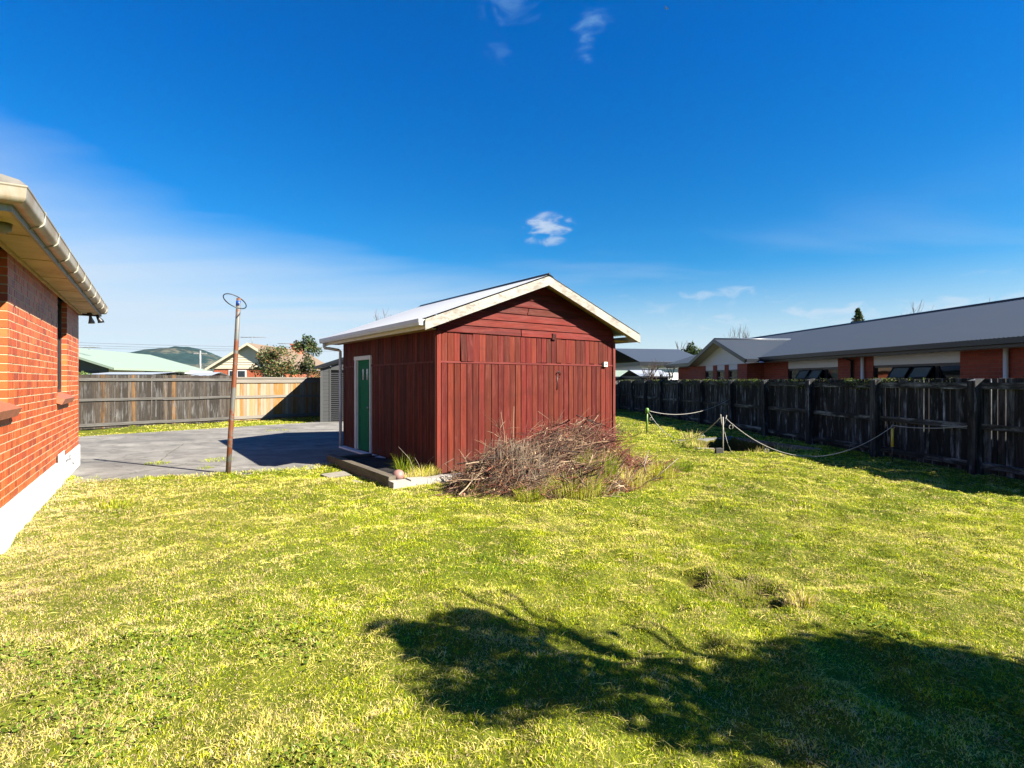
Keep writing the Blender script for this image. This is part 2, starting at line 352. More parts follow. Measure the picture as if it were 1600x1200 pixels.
M['tile'] = plain('grey_roof_tiles', (0.30, 0.28, 0.24), 0.85, var=0.4, scale=5, bumpd=0.004)
M['pale_roof'] = corr('pale_carport_roof', (0.8, 0.85, 0.9), 0.4, 0.2, (0.5, 0.5, 0.5))
def polem():
    k = NT('rusty_galvanised_pipe'); sp = k.vec((2, 2, 5.5), False); n = k.noise(sp, 1.0, 5, 0.6); n2 = k.noise(k.vec((30, 30, 18), False), 1.0, 4, 0.7)
    a = k.n('ShaderNodeMath', operation='ADD'); k.l(n, a.inputs[0]); k.l(k.rmp(n2, 0, 1, -0.12, 0.12), a.inputs[1])
    f = k.rmp(a.outputs[0], 0.45, 0.52); col = k.mix(f, k.attr().outputs['Color'], (0.30, 0.085, 0.025)); k.bump(n2, 0.001)
    return k.fin(col, 0.6, 0.1)
M['pole'] = polem()
def leafm(name, rough=0.55, trans=0.35, K=0.75):
    k = NT(name); c = k.mix(1.0, k.attr().outputs['Color'], (K, K, K), 'MULTIPLY'); k.l(c, k.p.inputs['Base Color']); k.p.inputs['Roughness'].default_value = rough; k.p.inputs['Specular IOR Level'].default_value = 0.25
    t = k.n('ShaderNodeBsdfTranslucent'); k.l(c, t.inputs[0]); mx = k.n('ShaderNodeMixShader'); mx.inputs[0].default_value = trans
    k.l(k.p.outputs[0], mx.inputs[1]); k.l(t.outputs[0], mx.inputs[2]); k.l(mx.outputs[0], k.out.inputs[0]); return k.m
M['blade'] = leafm('grass_blades', 0.7, 0.42, 1.16); M['leaf'] = leafm('leaves', 0.5, 0.25, 0.62)
def groundm():
    k = NT('lawn_soil'); g = k.tc.outputs['Object']
    def nz(s, d=6, r=0.65):
        return k.noise(k.vec((s, s, s), False), 1.0, d, r)
    n1, n2, n3 = nz(0.5), nz(4), nz(40)
    col = k.mix(k.rmp(n2, 0.3, 0.7), (0.24, 0.31, 0.012), (0.38, 0.40, 0.035)); col = k.mix(k.rmp(n1, 0.45, 0.7, 0, 0.6), col, (0.34, 0.30, 0.09))
    col = k.mix(k.rmp(n3, 0.35, 0.6, 0, 0.7), col, (0.08, 0.10, 0.015)); col = k.mix(1.0, col, k.attr().outputs['Color'], 'MULTIPLY'); k.bump(n3, 0.02); return k.fin(col, 0.95, 0, 0.1)
M['ground'] = groundm()
def drivem():
    k = NT('worn_asphalt'); n1 = k.noise(k.vec((0.45, 0.9, 1), False), 1.0, 7, 0.62, 0.5); n2 = k.noise(k.vec((60, 60, 60), False), 1.0, 4, 0.7); n3 = k.noise(k.vec((2.2, 2.2, 2.2), False), 1.0, 7, 0.7, 0.4)
    col = k.mix(k.rmp(n1, 0.35, 0.65), (0.29, 0.275, 0.25), (0.56, 0.53, 0.47)); col = k.mix(k.rmp(n3, 0.46, 0.68, 0, 0.85), col, (0.19, 0.18, 0.165))
    col = k.mix(k.rmp(n2, 0.45, 0.7, 0, 0.4), col, (0.13, 0.13, 0.13))
    vo = k.n('ShaderNodeTexVoronoi'); vo.feature = 'DISTANCE_TO_EDGE'; vo.inputs['Scale'].default_value = 0.42; 
    wv = k.n('ShaderNodeVectorMath', operation='ADD'); k.l(k.tc.outputs['Object'], wv.inputs[0])
    wn = k.n('ShaderNodeTexNoise'); wn.inputs['Scale'].default_value = 1.6; wn.inputs['Detail'].default_value = 5; k.l(k.tc.outputs['Object'], wn.inputs['Vector']); k.l(wn.outputs[1], wv.inputs[1]); k.l(wv.outputs[0], vo.inputs['Vector'])
    crack = k.rmp(vo.outputs['Distance'], 0.0, 0.008, 1, 0); col = k.mix(k.mul(crack, 0.4), col, (0.05, 0.055, 0.035))
    k.bump(n2, 0.004); return k.fin(col, 0.9, 0, 0.25)
M['drive'] = drivem()

# ------------------------------------------------------------------ ground sheet
DRIVE = np.array([(-7.35, 9.05), (-6.95, 8.45), (-6.3, 8.62), (-5.6, 8.95), (-4.9, 9.2), (-4.3, 9.55), (-3.75, 9.9), (-3.42, 10.35), (-3.45, 10.55), (-2.78, 11.2), (-4.05, 12.95),
    (0.8, 16.6), (-4.0, 23.2), (-7.4, 20.95), (-7.9, 20.35), (-9.45, 18.7), (-12.4, 15.3), (-17, 9.8), (-22, 4.5), (-15, -3), (-13, 2)])
def in_poly(x, y, P):
    x = np.asarray(x); y = np.asarray(y); r = np.zeros(x.shape, bool); n = len(P)
    for i in range(n):
        x0, y0 = P[i]; x1, y1 = P[(i + 1) % n]
        if y0 == y1: continue
        c = ((y0 > y) != (y1 > y)) & (x < (x1 - x0) * (y - y0) / (y1 - y0) + x0); r ^= c
    return r
SHED_O, SHED_A = (-1.27, 9.14), R(36.1)
cs, sn_ = math.cos(SHED_A), math.sin(SHED_A)
def shed_local(x, y):
    dx_ = x - SHED_O[0]; dy_ = y - SHED_O[1]; return dx_ * cs + dy_ * sn_, -dx_ * sn_ + dy_ * cs
def shed_world(a, b): return SHED_O[0] + a * cs - b * sn_, SHED_O[1] + a * sn_ + b * cs
PIT = np.array([(4.3, 14.1), (6.15, 15.1), (7.0, 12.75), (5.0, 12.15)])
def pit_d(x, y):   # inside distance to the edges
    d = np.full(np.shape(x), 9.0); n = 4
    for i in range(n):
        a = PIT[i]; b = PIT[(i + 1) % n]; e = b - a; e = e / np.hypot(*e)
        d = np.minimum(d, (np.asarray(x) - a[0]) * e[1] - (np.asarray(y) - a[1]) * e[0])
    return d
def gauss(x, y, cx, cy, r): return np.exp(-((x - cx) ** 2 + (y - cy) ** 2) / (2 * r * r))
HOLES = [(1.45, 4.28, 0.07, -0.09), (1.80, 4.42, 0.08, -0.09), (1.90, 4.12, 0.09, -0.12), (1.88, 3.85, 0.06, -0.08), (1.60, 4.42, 0.10, 0.07), (2.08, 3.82, 0.12, 0.06), (2.7,4.9,.06,-.06),(3.1,5.4,.07,-.06),(2.45,4.75,.05,-.05)]
def gh(x, y):
    x = np.asarray(x, float); y = np.asarray(y, float)
    h = 0.05 * (vn(x, y, 1.7, 0) - 0.5) + 0.06 * (vn(x, y, 0.42, 1) - 0.5) + 0.055 * (vn(x, y, 0.19, 2) - 0.5) + 0.02 * (vn(x, y, 0.09, 3) - 0.5)
    for cx, cy, r, d in HOLES: h = h + d * gauss(x, y, cx, cy, r)
    far = np.clip((np.maximum(np.abs(x) - 14, 0) + np.maximum(y - 25, 0)) / 5, 0, 1); h = h * (1 - far)
    pd = pit_d(x, y); h = h - 0.42 * np.clip(pd / 0.12, 0, 1) * (0.85 + 0.3 * vn(x, y, 0.3, 4))
    a, b = shed_local(x, y)
    near_shed = (a > -1.0) & (a < 4.4) & (b > -0.5) & (b < 4.8); h = np.where(near_shed, h * 0.35 - 0.02, h)
    h = np.where(in_poly(x, y, DRIVE), -0.05, h)
    return h
def axis_lines(a, b, step, far, grow=1.28):
    c = list(np.arange(a, b, step)); s = step; p = c[-1]
    while p < far: s *= grow; p += s; c.append(p)
    s = step; p = a; pre = []
    while p > -far: s *= grow; p -= s; pre.append(p)
    return np.array(pre[::-1] + c)
gx = axis_lines(-9.5, 9.5, 0.05, 2150); gy = axis_lines(1.2, 17.5, 0.05, 2150)
GX, GY = np.meshgrid(gx, gy, indexing='ij'); GZ = gh(GX, GY)
V = np.stack([GX, GY, GZ], -1).reshape(-1, 3); nx, ny = len(gx), len(gy)
ii = np.arange(nx * ny).reshape(nx, ny); Q = np.stack([ii[:-1, :-1], ii[1:, :-1], ii[1:, 1:], ii[:-1, 1:]], -1).reshape(-1, 4)
_vx, _vy = V[:, 0], V[:, 1]; soil = np.clip(pit_d(_vx, _vy) / .06 + .5, 0, 1) * (np.abs(_vx) < 20)
for cx, cy, r, d in HOLES[:4]: soil = np.maximum(soil, np.clip(1.5 * gauss(_vx, _vy, cx, cy, r * .9) - .25, 0, 1))
gcol = 1 - soil[:, None] * (1 - np.array((.62, .42, .8)))
tag(np_mesh('ground', V, Q, None, gcol, M['ground']), kind='structure')

def bl_pts(poly):  # jitter polygon edges for a ragged outline
    out = []
    for i in range(len(poly)):
        a = np.array(poly[i]); b = np.array(poly[(i + 1) % len(poly)]); L = np.hypot(*(b - a)); n = max(1, int(L / 0.12)) if (i < 9 or 13 <= i < 17) else 1
        for k in range(n):
            p = a + (b - a) * k / n
            if n > 1: p = p + rng.normal(0, 0.02, 2)
            out.append(tuple(p))
    return out
dp = bl_pts(DRIVE)
mb = MB(); mb.prism(dp, -0.06, 0.012, 'z'); dr = mb.build('driveway', M['drive']); tag(dr, kind='structure')

M['joint'] = plain('mossy_joint', (.14, .14, .08), .95)
for pts_ in ([(-7.6, 10.9), (-6.6, 10.35), (-5.6, 10.1), (-4.6, 9.65)], [(-6.9, 10.5), (-7.6, 12.0), (-8.3, 13.6)], [(-6.2, 10.25), (-6.5, 9.3), (-6.6, 8.7)], [(-9.3, 15.6), (-5.5, 14.2)], [(-8.3, 13.6), (-4.7, 12.2)]):
    f_ = MB()
    for a_, b_ in zip(pts_[:-1], pts_[1:]):
        a_ = Vector((*a_, 0)); b_ = Vector((*b_, 0)); nseg = max(2, int((b_ - a_).length / .15)); pr_ = a_
        for k_ in range(nseg):
            nx_ = a_.lerp(b_, (k_ + 1) / nseg) + Vector((random.gauss(0, .012), random.gauss(0, .012), 0)); sd_ = (nx_ - pr_).normalized().cross(Vector((0, 0, 1))) * random.uniform(.004, .013)
            f_.add([tuple(pr_ - sd_ + Vector((0, 0, .0125))), tuple(pr_ + sd_ + Vector((0, 0, .0125))), tuple(nx_ + sd_ + Vector((0, 0, .0165))), tuple(nx_ - sd_ + Vector((0, 0, .0165)))], [(0, 1, 2, 3)]); pr_ = nx_
    f_.build('joint', M['joint'], dr)

# ------------------------------------------------------------------ grass blades
def blades(name, X, Y, Z, H, W, col, mat, parent=None, lean=0.6, ldir=None, droop=None):
    n = len(X); th = rng.uniform(0, 2 * np.pi, n)
    la = rng.uniform(0, 2 * np.pi, n) if ldir is None else ldir
    ln = np.abs(rng.normal(lean, 0.35, n)); ln = np.clip(ln, 0, 1.45)
    wx = np.cos(th) * W / 2; wy = np.sin(th) * W / 2
    d1x = np.cos(la) * np.sin(ln * 0.6); d1y = np.sin(la) * np.sin(ln * 0.6); d1z = np.cos(ln * 0.6)
    ln2 = np.clip(ln * 1.5 + 0.2, 0, 1.9); d2x = np.cos(la) * np.sin(ln2); d2y = np.sin(la) * np.sin(ln2); d2z = np.cos(ln2)
    b = np.stack([X, Y, Z - 0.005], -1); wv = np.stack([wx, wy, np.zeros(n)], -1)
    m = b + np.stack([d1x, d1y, d1z], -1) * (H * 0.55)[:, None]; t = m + np.stack([d2x, d2y, d2z], -1) * (H * 0.5)[:, None]
    t[:, 2] = np.maximum(t[:, 2], Z + 0.004)
    V = np.empty((n, 5, 3)); V[:, 0] = b - wv; V[:, 1] = b + wv; V[:, 2] = m + wv * 0.8; V[:, 3] = m - wv * 0.8; V[:, 4] = t
    o = np.arange(n)[:, None] * 5; Qd = o + np.array([0, 1, 2, 3]); Tr = o + np.array([3, 2, 4])
    return np_mesh(name, V.reshape(-1, 3), Qd, Tr, np.repeat(col, 5, axis=0), mat, parent)
def lawn_ok(X, Y):
    a, b = shed_local(X, Y)
    ok = ~((a > -0.02) & (a < 4.3) & (b > -0.02) & (b < 4.75)) & ~in_poly(X, Y, DRIVE)
    ok &= ~((a > -0.97) & (a < 0) & (b > -0.45) & (b < 2.6))
    ok &= (pit_d(X, Y) < 0.02) | (rng.random(len(X)) < .12)
    hx = (X + 8.22) * 0.552 - (Y - 10.2) * 0.834; hn = (X + 8.22) * 0.834 + (Y - 10.2) * 0.552; ok &= ~((hn < 0.0) & (hx > -0.2) & (hx < 8))
    for cx, cy, r, d in HOLES[:4]: ok &= (gauss(X, Y, cx, cy, r) < .45) | (rng.random(len(X)) < .08)
    fx = (X - 8.1) * 0.996 + (Y - 9.27) * 0.089; ok &= fx < -0.03
    return ok
G_GREEN = np.array((0.16, 0.225, 0.006)); G_YEL = np.array((0.385, 0.395, 0.010)); G_STRAW = np.array((0.56, 0.48, 0.13)); G_DEEP = np.array((0.045, 0.095, 0.010)); G_PINK = np.array((0.50, 0.37, 0.22))
def lawn_col(X, Y):
    n = len(X); a = vn(X, Y, 0.9, 5); b = vn(X, Y, 0.28, 6); c = vn(X, Y, 2.6, 7); d = vn(X, Y, 0.10, 2)
    r = rng.random(n)
    dry = np.clip(0.10 + 1.1 * (b - 0.5) + 0.9 * (a - 0.5) + 0.5 * (d - 0.5) + 0.20, 0, 1)
    hn = (X + 8.22) * 0.834 + (Y - 10.2) * 0.552; leftdry = np.exp(-np.maximum(hn - 0.2, 0) / 1.1) * (Y < 8.6)
    dry = np.clip(dry + 0.9 * leftdry * (0.5 + a), 0, 1.3)
    col = np.where((r < 0.42)[:, None], G_GREEN, G_YEL)
    col = np.where((rng.random(n) < np.clip(0.75 - 1.5 * a, 0, 0.6))[:, None] , G_DEEP * 0.5 + G_GREEN * 0.5, col)
    col = np.where((rng.random(n) < dry * 0.6)[:, None], G_STRAW, col)
    col = np.where(((rng.random(n) < 0.55 * leftdry))[:, None], G_PINK, col)
    e = .5 * vn(X, Y, 0.16, 0) + .5 * vn(X, Y, .07, 1)
    s1 = vn(X, Y, .085, 3) * .6 + vn(X, Y, .23, 6) * .4; pt = (s1 > .62) & (rng.random(n) < .5); col = np.where(pt[:, None], np.where((rng.random(n) < .35)[:, None], G_PINK, G_STRAW), col)
    hnm = (X + 8.22) * 0.834 + (Y - 10.2) * 0.552; mow = 1 + .07 * np.sin(hnm * 2 * np.pi / 1.05 + 1.2 * vn(X, Y, 2.0, 2))
    return col * rng.uniform(0.6, 1.3, n)[:, None] * (0.8 + 0.4 * c)[:, None] * (np.clip(0.6 + 0.85 * e, .55, 1.3) * mow)[:, None]
def scatter(x0, x1, y0, y1, dens, fov=1.12):
    n = int((x1 - x0) * (y1 - y0) * dens); X = rng.uniform(x0, x1, n); Y = rng.uniform(y0, y1, n)
    k = (np.abs(X) < Y * fov + 0.5) & lawn_ok(X, Y); return X[k], Y[k]
bx_, by_, hh, ww, ang = [], [], [], [], []
for (y0, y1, dens, h, wd) in ((1.75, 3.0, 19000, 0.026, 0.0030), (3.0, 4.5, 16000, 0.026, 0.0035), (4.5, 6.5, 12000, 0.028, 0.0043), (6.5, 9.5, 4800, 0.033, 0.0068), (9.5, 14, 2100, 0.036, 0.0105), (14, 27, 800, 0.04, 0.016)):
    X, Y = scatter(-13 if y0 > 9 else -9, 9, y0, y1, dens)
    n = len(X); clump = .55 * vn(X, Y, 0.11, 4) + .45 * vn(X, Y, .05, 6); big = vn(X, Y, 0.5, 3)
    keep = rng.random(n) < 0.5 + 0.7 * clump; X, Y, clump, big = X[keep], Y[keep], clump[keep], big[keep]; n = len(X)
    bx_.append(X); by_.append(Y); hh.append(h * (0.5 + 1.0 * clump) * (0.75 + 0.5 * big) * rng.uniform(0.6, 1.35, n)); ww.append(wd * rng.uniform(0.6, 1.3, n))
    ang.append(vn(X, Y, 0.35, 1) * 14 + rng.normal(0, 2.6, n))
X = np.concatenate(bx_); Y = np.concatenate(by_); H = np.concatenate(hh); W = np.concatenate(ww); A = np.concatenate(ang)
tag(blades('lawn_grass', X, Y, gh(X, Y), H, W, lawn_col(X, Y), M['blade'], lean=0.95, ldir=A), 'short mown lawn of yellow green and straw coloured blades', 'grass', kind='stuff')
# loose dry clippings lying on the lawn
def clippings():
    n = 26000; Y = 1.8 + rng.random(n) ** 1.4 * 9; X = rng.uniform(-1.1, 1.1, n) * (Y + 0.4); d = vn(X, Y, 0.5, 6) * 0.6 + vn(X, Y, 1.6, 2) * 0.6
    hn = (X + 8.22) * 0.834 + (Y - 10.2) * 0.552; d = d + 0.35 * np.exp(-np.maximum(hn, 0) / 1.2)
    k = (rng.random(n) < d) & lawn_ok(X, Y); X, Y = X[k], Y[k]; n = len(X); Z = gh(X, Y) + rng.uniform(0.014, 0.034, n)
    L = rng.uniform(0.03, 0.10, n); th = vn(X, Y, 0.6, 0) * 9 + rng.normal(0, 0.7, n); W = np.maximum(0.0022, 0.0011 * Y * 0.8) * rng.uniform(0.7, 1.2, n)
    dv = np.stack([np.cos(th), np.sin(th), rng.normal(0, 0.12, n)], -1); pv = np.stack([-np.sin(th), np.cos(th), rng.normal(0, 0.4, n)], -1)
    c = np.stack([X, Y, Z], -1); V = np.empty((n, 4, 3)); V[:, 0] = c - dv * L[:, None] / 2; V[:, 1] = c + pv * W[:, None] / 2; V[:, 2] = c + dv * L[:, None] / 2; V[:, 3] = c - pv * W[:, None] / 2
    V[:, 1, 2] += L * 0.08; V[:, 3, 2] += L * 0.08
    col = G_STRAW * rng.uniform(0.6, 1.25, n)[:, None]
    tag(np_mesh('dry_clippings', V.reshape(-1, 3), np.arange(n * 4).reshape(n, 4), None, np.repeat(col, 4, axis=0), M['blade']), 'straw coloured dry grass clippings lying loose on the lawn', 'grass clippings', kind='stuff')
clippings()
def clover():
    n = 60000; Y = 1.8 + rng.random(n) ** 1.3 * 8; X = rng.uniform(-1.1, 1.1, n) * (Y + 0.4); p = vn(X, Y, 0.45, 3) * vn(X, Y, 1.3, 5)
    k = (p > .5) & lawn_ok(X, Y); X, Y = X[k], Y[k]; n = len(X); Z = gh(X, Y) + rng.uniform(.012, .030, n); s = (.006 + .0008 * Y) * rng.uniform(.7, 1.4, n); th = rng.uniform(0, 6.28, n)
    V = np.empty((n, 4, 3)); tl = rng.normal(0, .3, (n, 2))
    for j in range(4):
        a = th + j * np.pi / 2; V[:, j, 0] = X + np.cos(a) * s; V[:, j, 1] = Y + np.sin(a) * s; V[:, j, 2] = Z + (np.cos(a) * tl[:, 0] + np.sin(a) * tl[:, 1]) * s
    col = np.array([(.08, .14, .012), (.13, .19, .015), (.2, .25, .03)])[rng.integers(0, 3, n)] * rng.uniform(.7, 1.2, n)[:, None]
    tag(np_mesh('clover', V.reshape(-1, 3), np.arange(n * 4).reshape(n, 4), None, np.repeat(col, 4, axis=0), M['blade']), 'small round leaved clover patches among the lawn grass', 'clover', kind='stuff')
clover()
def tuft(cx, cy, r, n, h, pal, label=None, name='grass_tuft', parent=None, z=None, wd=0.006, lean=0.45):
    a = rng.uniform(0, 2 * np.pi, n); q = np.sqrt(rng.random(n)) * r; X = cx + np.cos(a) * q; Y = cy + np.sin(a) * q
    pc = np.array(pal)[rng.integers(0, len(pal), n)] * rng.uniform(0.6, 1.25, n)[:, None]
    o = blades(name, X, Y, (gh(X, Y) if z is None else np.full(n, z)), h * rng.uniform(0.4, 1.15, n), np.full(n, wd), pc, M['blade'], parent, lean=lean, ldir=a + rng.normal(0, 0.5, n))
    if label: tag(o, label, 'grass tuft', kind='thing')
    return o

exec_order = 1
# ------------------------------------------------------------------ red shed
shed = thing('red_shed', 'red board shed with peeling white gable barge boards and green side door', 'shed', (*SHED_O, 0), SHED_A)
WF, WL, WH = 4.27, 4.7, 2.47
EL, ER, RX, ZE, ZR = -0.38, 4.75, 2.185, 2.60, 3.58
SL = (ZR - ZE) / (RX - EL)
def roofz(x): return ZR - abs(x - RX) * SL if x <= RX else ZR - (x - RX) * (ZR - ZE + 0.0) / (ER - RX)
def redc(a=1.0, t=0.0):
    v = random.choice((.6, .8, .9, 1.0, 1.12, 1.3)) * random.uniform(.92, 1.08) * a
    return (0.25 * v + t * 0.16, (0.035 + random.uniform(-0.008, 0.012)) * v + t * 0.035, 0.019 * v)
f = MB()
f.box(0.03, WF - 0.03, 0.03, WL - 0.03, -0.05, WH + 0.02, (0.03, 0.01, 0.01))          # dark lining behind the boards
f.build('inner_lining', M['red_z'], shed)
f = MB(); x = 0.06
RAILZ = 1.92
while x < WF - 0.02:
    wv = random.uniform(0.122, 0.146); x1 = min(x + wv, WF - 0.005); t = max(0, 1 - x / 0.8)
    k = random.uniform(0, 0.006); yo = -0.022 - k
    sh = random.uniform(-0.004, 0.004)
    f.box(x + 0.007, x1 - random.choice((.006, .008, .012)), yo, 0.028, 0.03 + random.uniform(-.02, .03), RAILZ - 0.012, redc(1.0, t * 0.5 * random.random()), M=None, jit=0.002)
    x = x1
x = 0.06
while x < WF - 0.02:
    wv = random.uniform(0.122, 0.142); x1 = min(x + wv, WF - 0.005)
    yo = -0.022 - random.uniform(0, 0.006); z0 = RAILZ + 0.022 + (random.uniform(0, 0.02) if random.random() < .3 else 0)
    if 0.42 < x < 0.56: # one board hangs loose and askew
        f.add([(x + .01, yo - .03, z0 - .0), (x1 + .02, yo - .02, z0 - .005), (x1 - .005, -.012, WH), (x + .006, -.012, WH), (x + .01, yo - .01, z0), (x1 + .02, yo, z0), (x1 - .005, .02, WH), (x + .006, .02, WH)],
              [(0, 1, 2, 3), (5, 4, 7, 6), (0, 4, 5, 1), (1, 5, 6, 2), (2, 6, 7, 3), (3, 7, 4, 0)], redc(0.75))
    else: f.box(x + 0.005, x1 - 0.005, yo, 0.028, z0, WH, redc(1.0, 0.5 * max(0, 1 - x / 0.7) * random.random()), jit=0.002)
    x = x1
f.build('front_wall', M['red_z'], shed)
f = MB(); z = WH - 0.03; i = 0
while z < ZR - 0.15:
    z1 = z + 0.138; zt = min(z1, ZR - 0.16)
    hw = lambda zz: max(0.03, (ZR - 0.10 - zz) / SL)
    a0, a1 = max(0.0, RX - hw(z)), min(WF + 0.0, RX + hw(z)); b0, b1 = max(0.0, RX - hw(zt)), min(WF, RX + hw(zt))
    parts = [(0, 1)] if i % 3 else [(0, 0.41), (0.415, 1)]
    for p0, p1 in parts:
        L0, L1 = a0 + (a1 - a0) * p0, a0 + (a1 - a0) * p1; U0, U1 = b0 + (b1 - b0) * p0, b0 + (b1 - b0) * p1
        dz_ = random.uniform(-.005, .005)
        f.add([(L0, -.048, z + dz_), (L1, -.048, z + dz_), (U1, -.026, zt + .012), (U0, -.026, zt + .012), (L0, .02, z + dz_), (L1, .02, z + dz_), (U1, .02, zt + .012), (U0, .02, zt + .012)],
              [(0, 1, 2, 3), (5, 4, 7, 6), (0, 4, 5, 1), (1, 5, 6, 2), (2, 6, 7, 3), (3, 7, 4, 0)], redc(0.95))
    z = z1; i += 1
f.build('gable_siding', M['red_x'], shed)
f = MB()                                                                                # side wall (left, with the door)
D0, D1, DT = 2.90, 3.86, 2.06
y = 0.06
while y < WL - 0.02:
    y1 = min(y + random.uniform(0.088, 0.102), WL - 0.003)
    for z0, z1 in ((0.06, RAILZ - 0.012), (RAILZ + 0.022, WH + 0.03)):
        if D0 + 0.05 < y1 and y < D1 - 0.05:
            if z0 < 1: continue
            z0 = DT + 0.06
        f.box(-0.022 - random.uniform(0, .005), 0.028, y + 0.004, y1 - 0.004, z0, z1, redc(0.9), jit=0.0015)
    y = y1
f.build('side_wall', M['red_z'], shed)
f = MB()
y = 0.0
while y < WL: f.box(WF - .02, WF + 0.024, y + .004, y + .132, 0.05, WH + .03, redc(0.9)); y += .136
f.build('far_side_wall', M['red_z'], shed)
f = MB(); x = 0
while x < WF: f.box(x + .004, x + .132, WL - .02, WL + .022, 0.05, WH + .03, redc(0.9)); x += .136
f.prism([(0, WH), (WF, WH), (RX, ZR - .14)], WL - .01, WL + .02, 'y', redc(.9))
f.build('rear_wall', M['red_z'], shed)
f = MB(); f.box(0.0, WF, -0.036, -0.018, RAILZ - 0.011, RAILZ + 0.021, (0.32, 0.06, 0.05)); f.build('rail', M['red_x'], shed)
f = MB(); f.box(-0.036, -0.018, 0.0, D0, RAILZ - 0.011, RAILZ + 0.021, (0.30, 0.08, 0.07)); f.box(-0.036, -0.018, D1, WL, RAILZ - 0.011, RAILZ + 0.021, (0.30, 0.08, 0.07)); f.build('rail', M['red_z'], shed)
for (a, b) in ((-0.03, -0.03),):
    f = MB(); f.box(a, a + .075, b - .015, b + .007, 0.0, WH - .02, (0.40, 0.06, 0.035)); f.box(a - .016, a + .006, b + .0072, b + .06, 0.0, WH - .02, (0.25, 0.08, 0.06)); f.build('corner_board', M['red_z'], shed)
f = MB(); f.box(WF - .03, WF + .035, -.05, -.025, 0.0, WH - .02, (0.36, 0.08, 0.06)); f.build('corner_board', M['red_z'], shed)
# roof
def corrugated(x0, z0, x1, z1, y0, y1, pitch=0.076, amp=0.009, th=0.0):
    """sheet whose ribs run from (x0,z0) to (x1,z1), spread along y"""
    n = int((y1 - y0) / pitch * 6); m = MB(); vs = []; fs = []
    L = math.hypot(x1 - x0, z1 - z0); nxn, nzn = -(z1 - z0) / L, (x1 - x0) / L
    if nzn < 0: nxn, nzn = -nxn, -nzn
    for i in range(n + 1):
        y_ = y0 + (y1 - y0) * i / n; a = amp * math.sin(2 * math.pi * (y_ - y0) / pitch)
        for (x_, z_) in ((x0, z0), (x1, z1)): vs.append((x_ + nxn * a, y_, z_ + nzn * a))
    fs = [(2 * i, 2 * i + 1, 2 * i + 3, 2 * i + 2) for i in range(n)]
    m.add(vs, fs, smooth=True); return m
rf = MB()
c = corrugated(EL - .03, ZE + .012, RX, ZR + .02, -0.34, 5.0); rf.add(c.v, c.f, smooth=True)
c = corrugated(RX, ZR + .02, ER + .03, ZE + .012, -0.34, 5.0); rf.add(c.v, c.f, smooth=True)
roof = rf.build('roof', M['galv'], shed)
f = MB(); f.tube([(RX, -.36, ZR + .03), (RX, 5.02, ZR + .03)], .028, 8); f.add([(RX - .12, -.35, ZR - .012), (RX, -.35, ZR + .036), (RX, 5.01, ZR + .036), (RX - .12, 5.01, ZR - .012), (RX + .12, -.35, ZR - .012), (RX + .12, 5.01, ZR - .012)], [(0, 1, 2, 3), (1, 4, 5, 2)])
f.build('ridge_cap', M['darkfascia'], roof)
# barge boards, soffit under the gable overhang
BH = 0.17
def bargepoly(x0, z0, x1, z1): return [(x0, z0), (x1, z1), (x1, z1 - BH), (x0, z0 - BH)]
f = MB(); f.prism(bargepoly(EL - .02, ZE - .01, RX, ZR - .005), -.345, -.32, 'y', (0.66, 0.64, 0.58)); f.build('barge_board', M['peel'], shed)
f = MB(); f.prism(bargepoly(RX + .001, ZR - .005, ER + .02, ZE - .01), -.345, -.32, 'y', (0.66, 0.64, 0.58)); f.build('barge_board', M['peel'], shed)
for y_ in (4.975,):
    f = MB(); f.prism(bargepoly(EL, ZE - .01, RX, ZR - .005), y_, y_ + .02, 'y', (.6, .6, .56)); f.prism(bargepoly(RX, ZR - .005, ER, ZE - .01), y_, y_ + .02, 'y', (.6, .6, .56)); f.build('barge_board', M['peel'], shed)
f = MB()
f.prism([(RX + .003, ZR - .05), (ER, ZE - .05), (ER, ZE - .075), (RX + .003, ZR - .075)], -.318, -.05, 'y'); f.build('soffit', M['soffit_ply'], shed)
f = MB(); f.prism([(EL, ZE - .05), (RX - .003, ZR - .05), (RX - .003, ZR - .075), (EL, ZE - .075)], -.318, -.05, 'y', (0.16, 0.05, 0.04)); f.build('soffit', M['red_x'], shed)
f = MB()
f.box(EL + .02, -.035, -.02, 4.96, ZE - .13, ZE - .112, (.8, .72, .5)); f.box(WF + .04, ER - .02, -.02, 4.96, ZE - .13, ZE - .112, (.8, .72, .5)); f.build('eave_lining', M['soffit_ply'], shed)
f = MB(); f.box(EL - .004, EL + .018, -.315, 4.97, ZE - .16, ZE - .03, (1, .92, .7)); f.build('fascia', M['white'], shed)
f = MB(); f.box(ER - .018, ER + .004, -.315, 4.97, ZE - .16, ZE - .03); f.build('fascia', M['white'], shed)
gp = [(EL - .006, ZE - .105), (EL - .10, ZE - .105), (EL - .115, ZE - .06), (EL - .115, ZE - .0), (EL - .10, ZE + .0), (EL - .095, ZE - .055), (EL - .085, ZE - .09), (EL - .006, ZE - .09)]
f = MB(); f.prism(gp, -.30, 5.02, 'y'); f.box(EL - .11, EL - .01, 5.02, 5.025, ZE - .1, ZE - .005); f.box(EL - .11, EL - .01, -.304, -.30, ZE - .1, ZE - .005); gut = f.build('gutter', M['white'], shed)
f = MB(); yd = WL + .03
f.tube([(EL - .05, 4.85, ZE - .1), (EL - .05, 4.85, ZE - .19), (EL - .04, 4.85, ZE - .215), (-.09, 4.82, ZE - .26), (-.06, 4.80, ZE - .29), (-.055, 4.80, 1.2), (-.055, 4.80, 0.02)], .036, 8); f.build('downpipe', M['white'], gut)
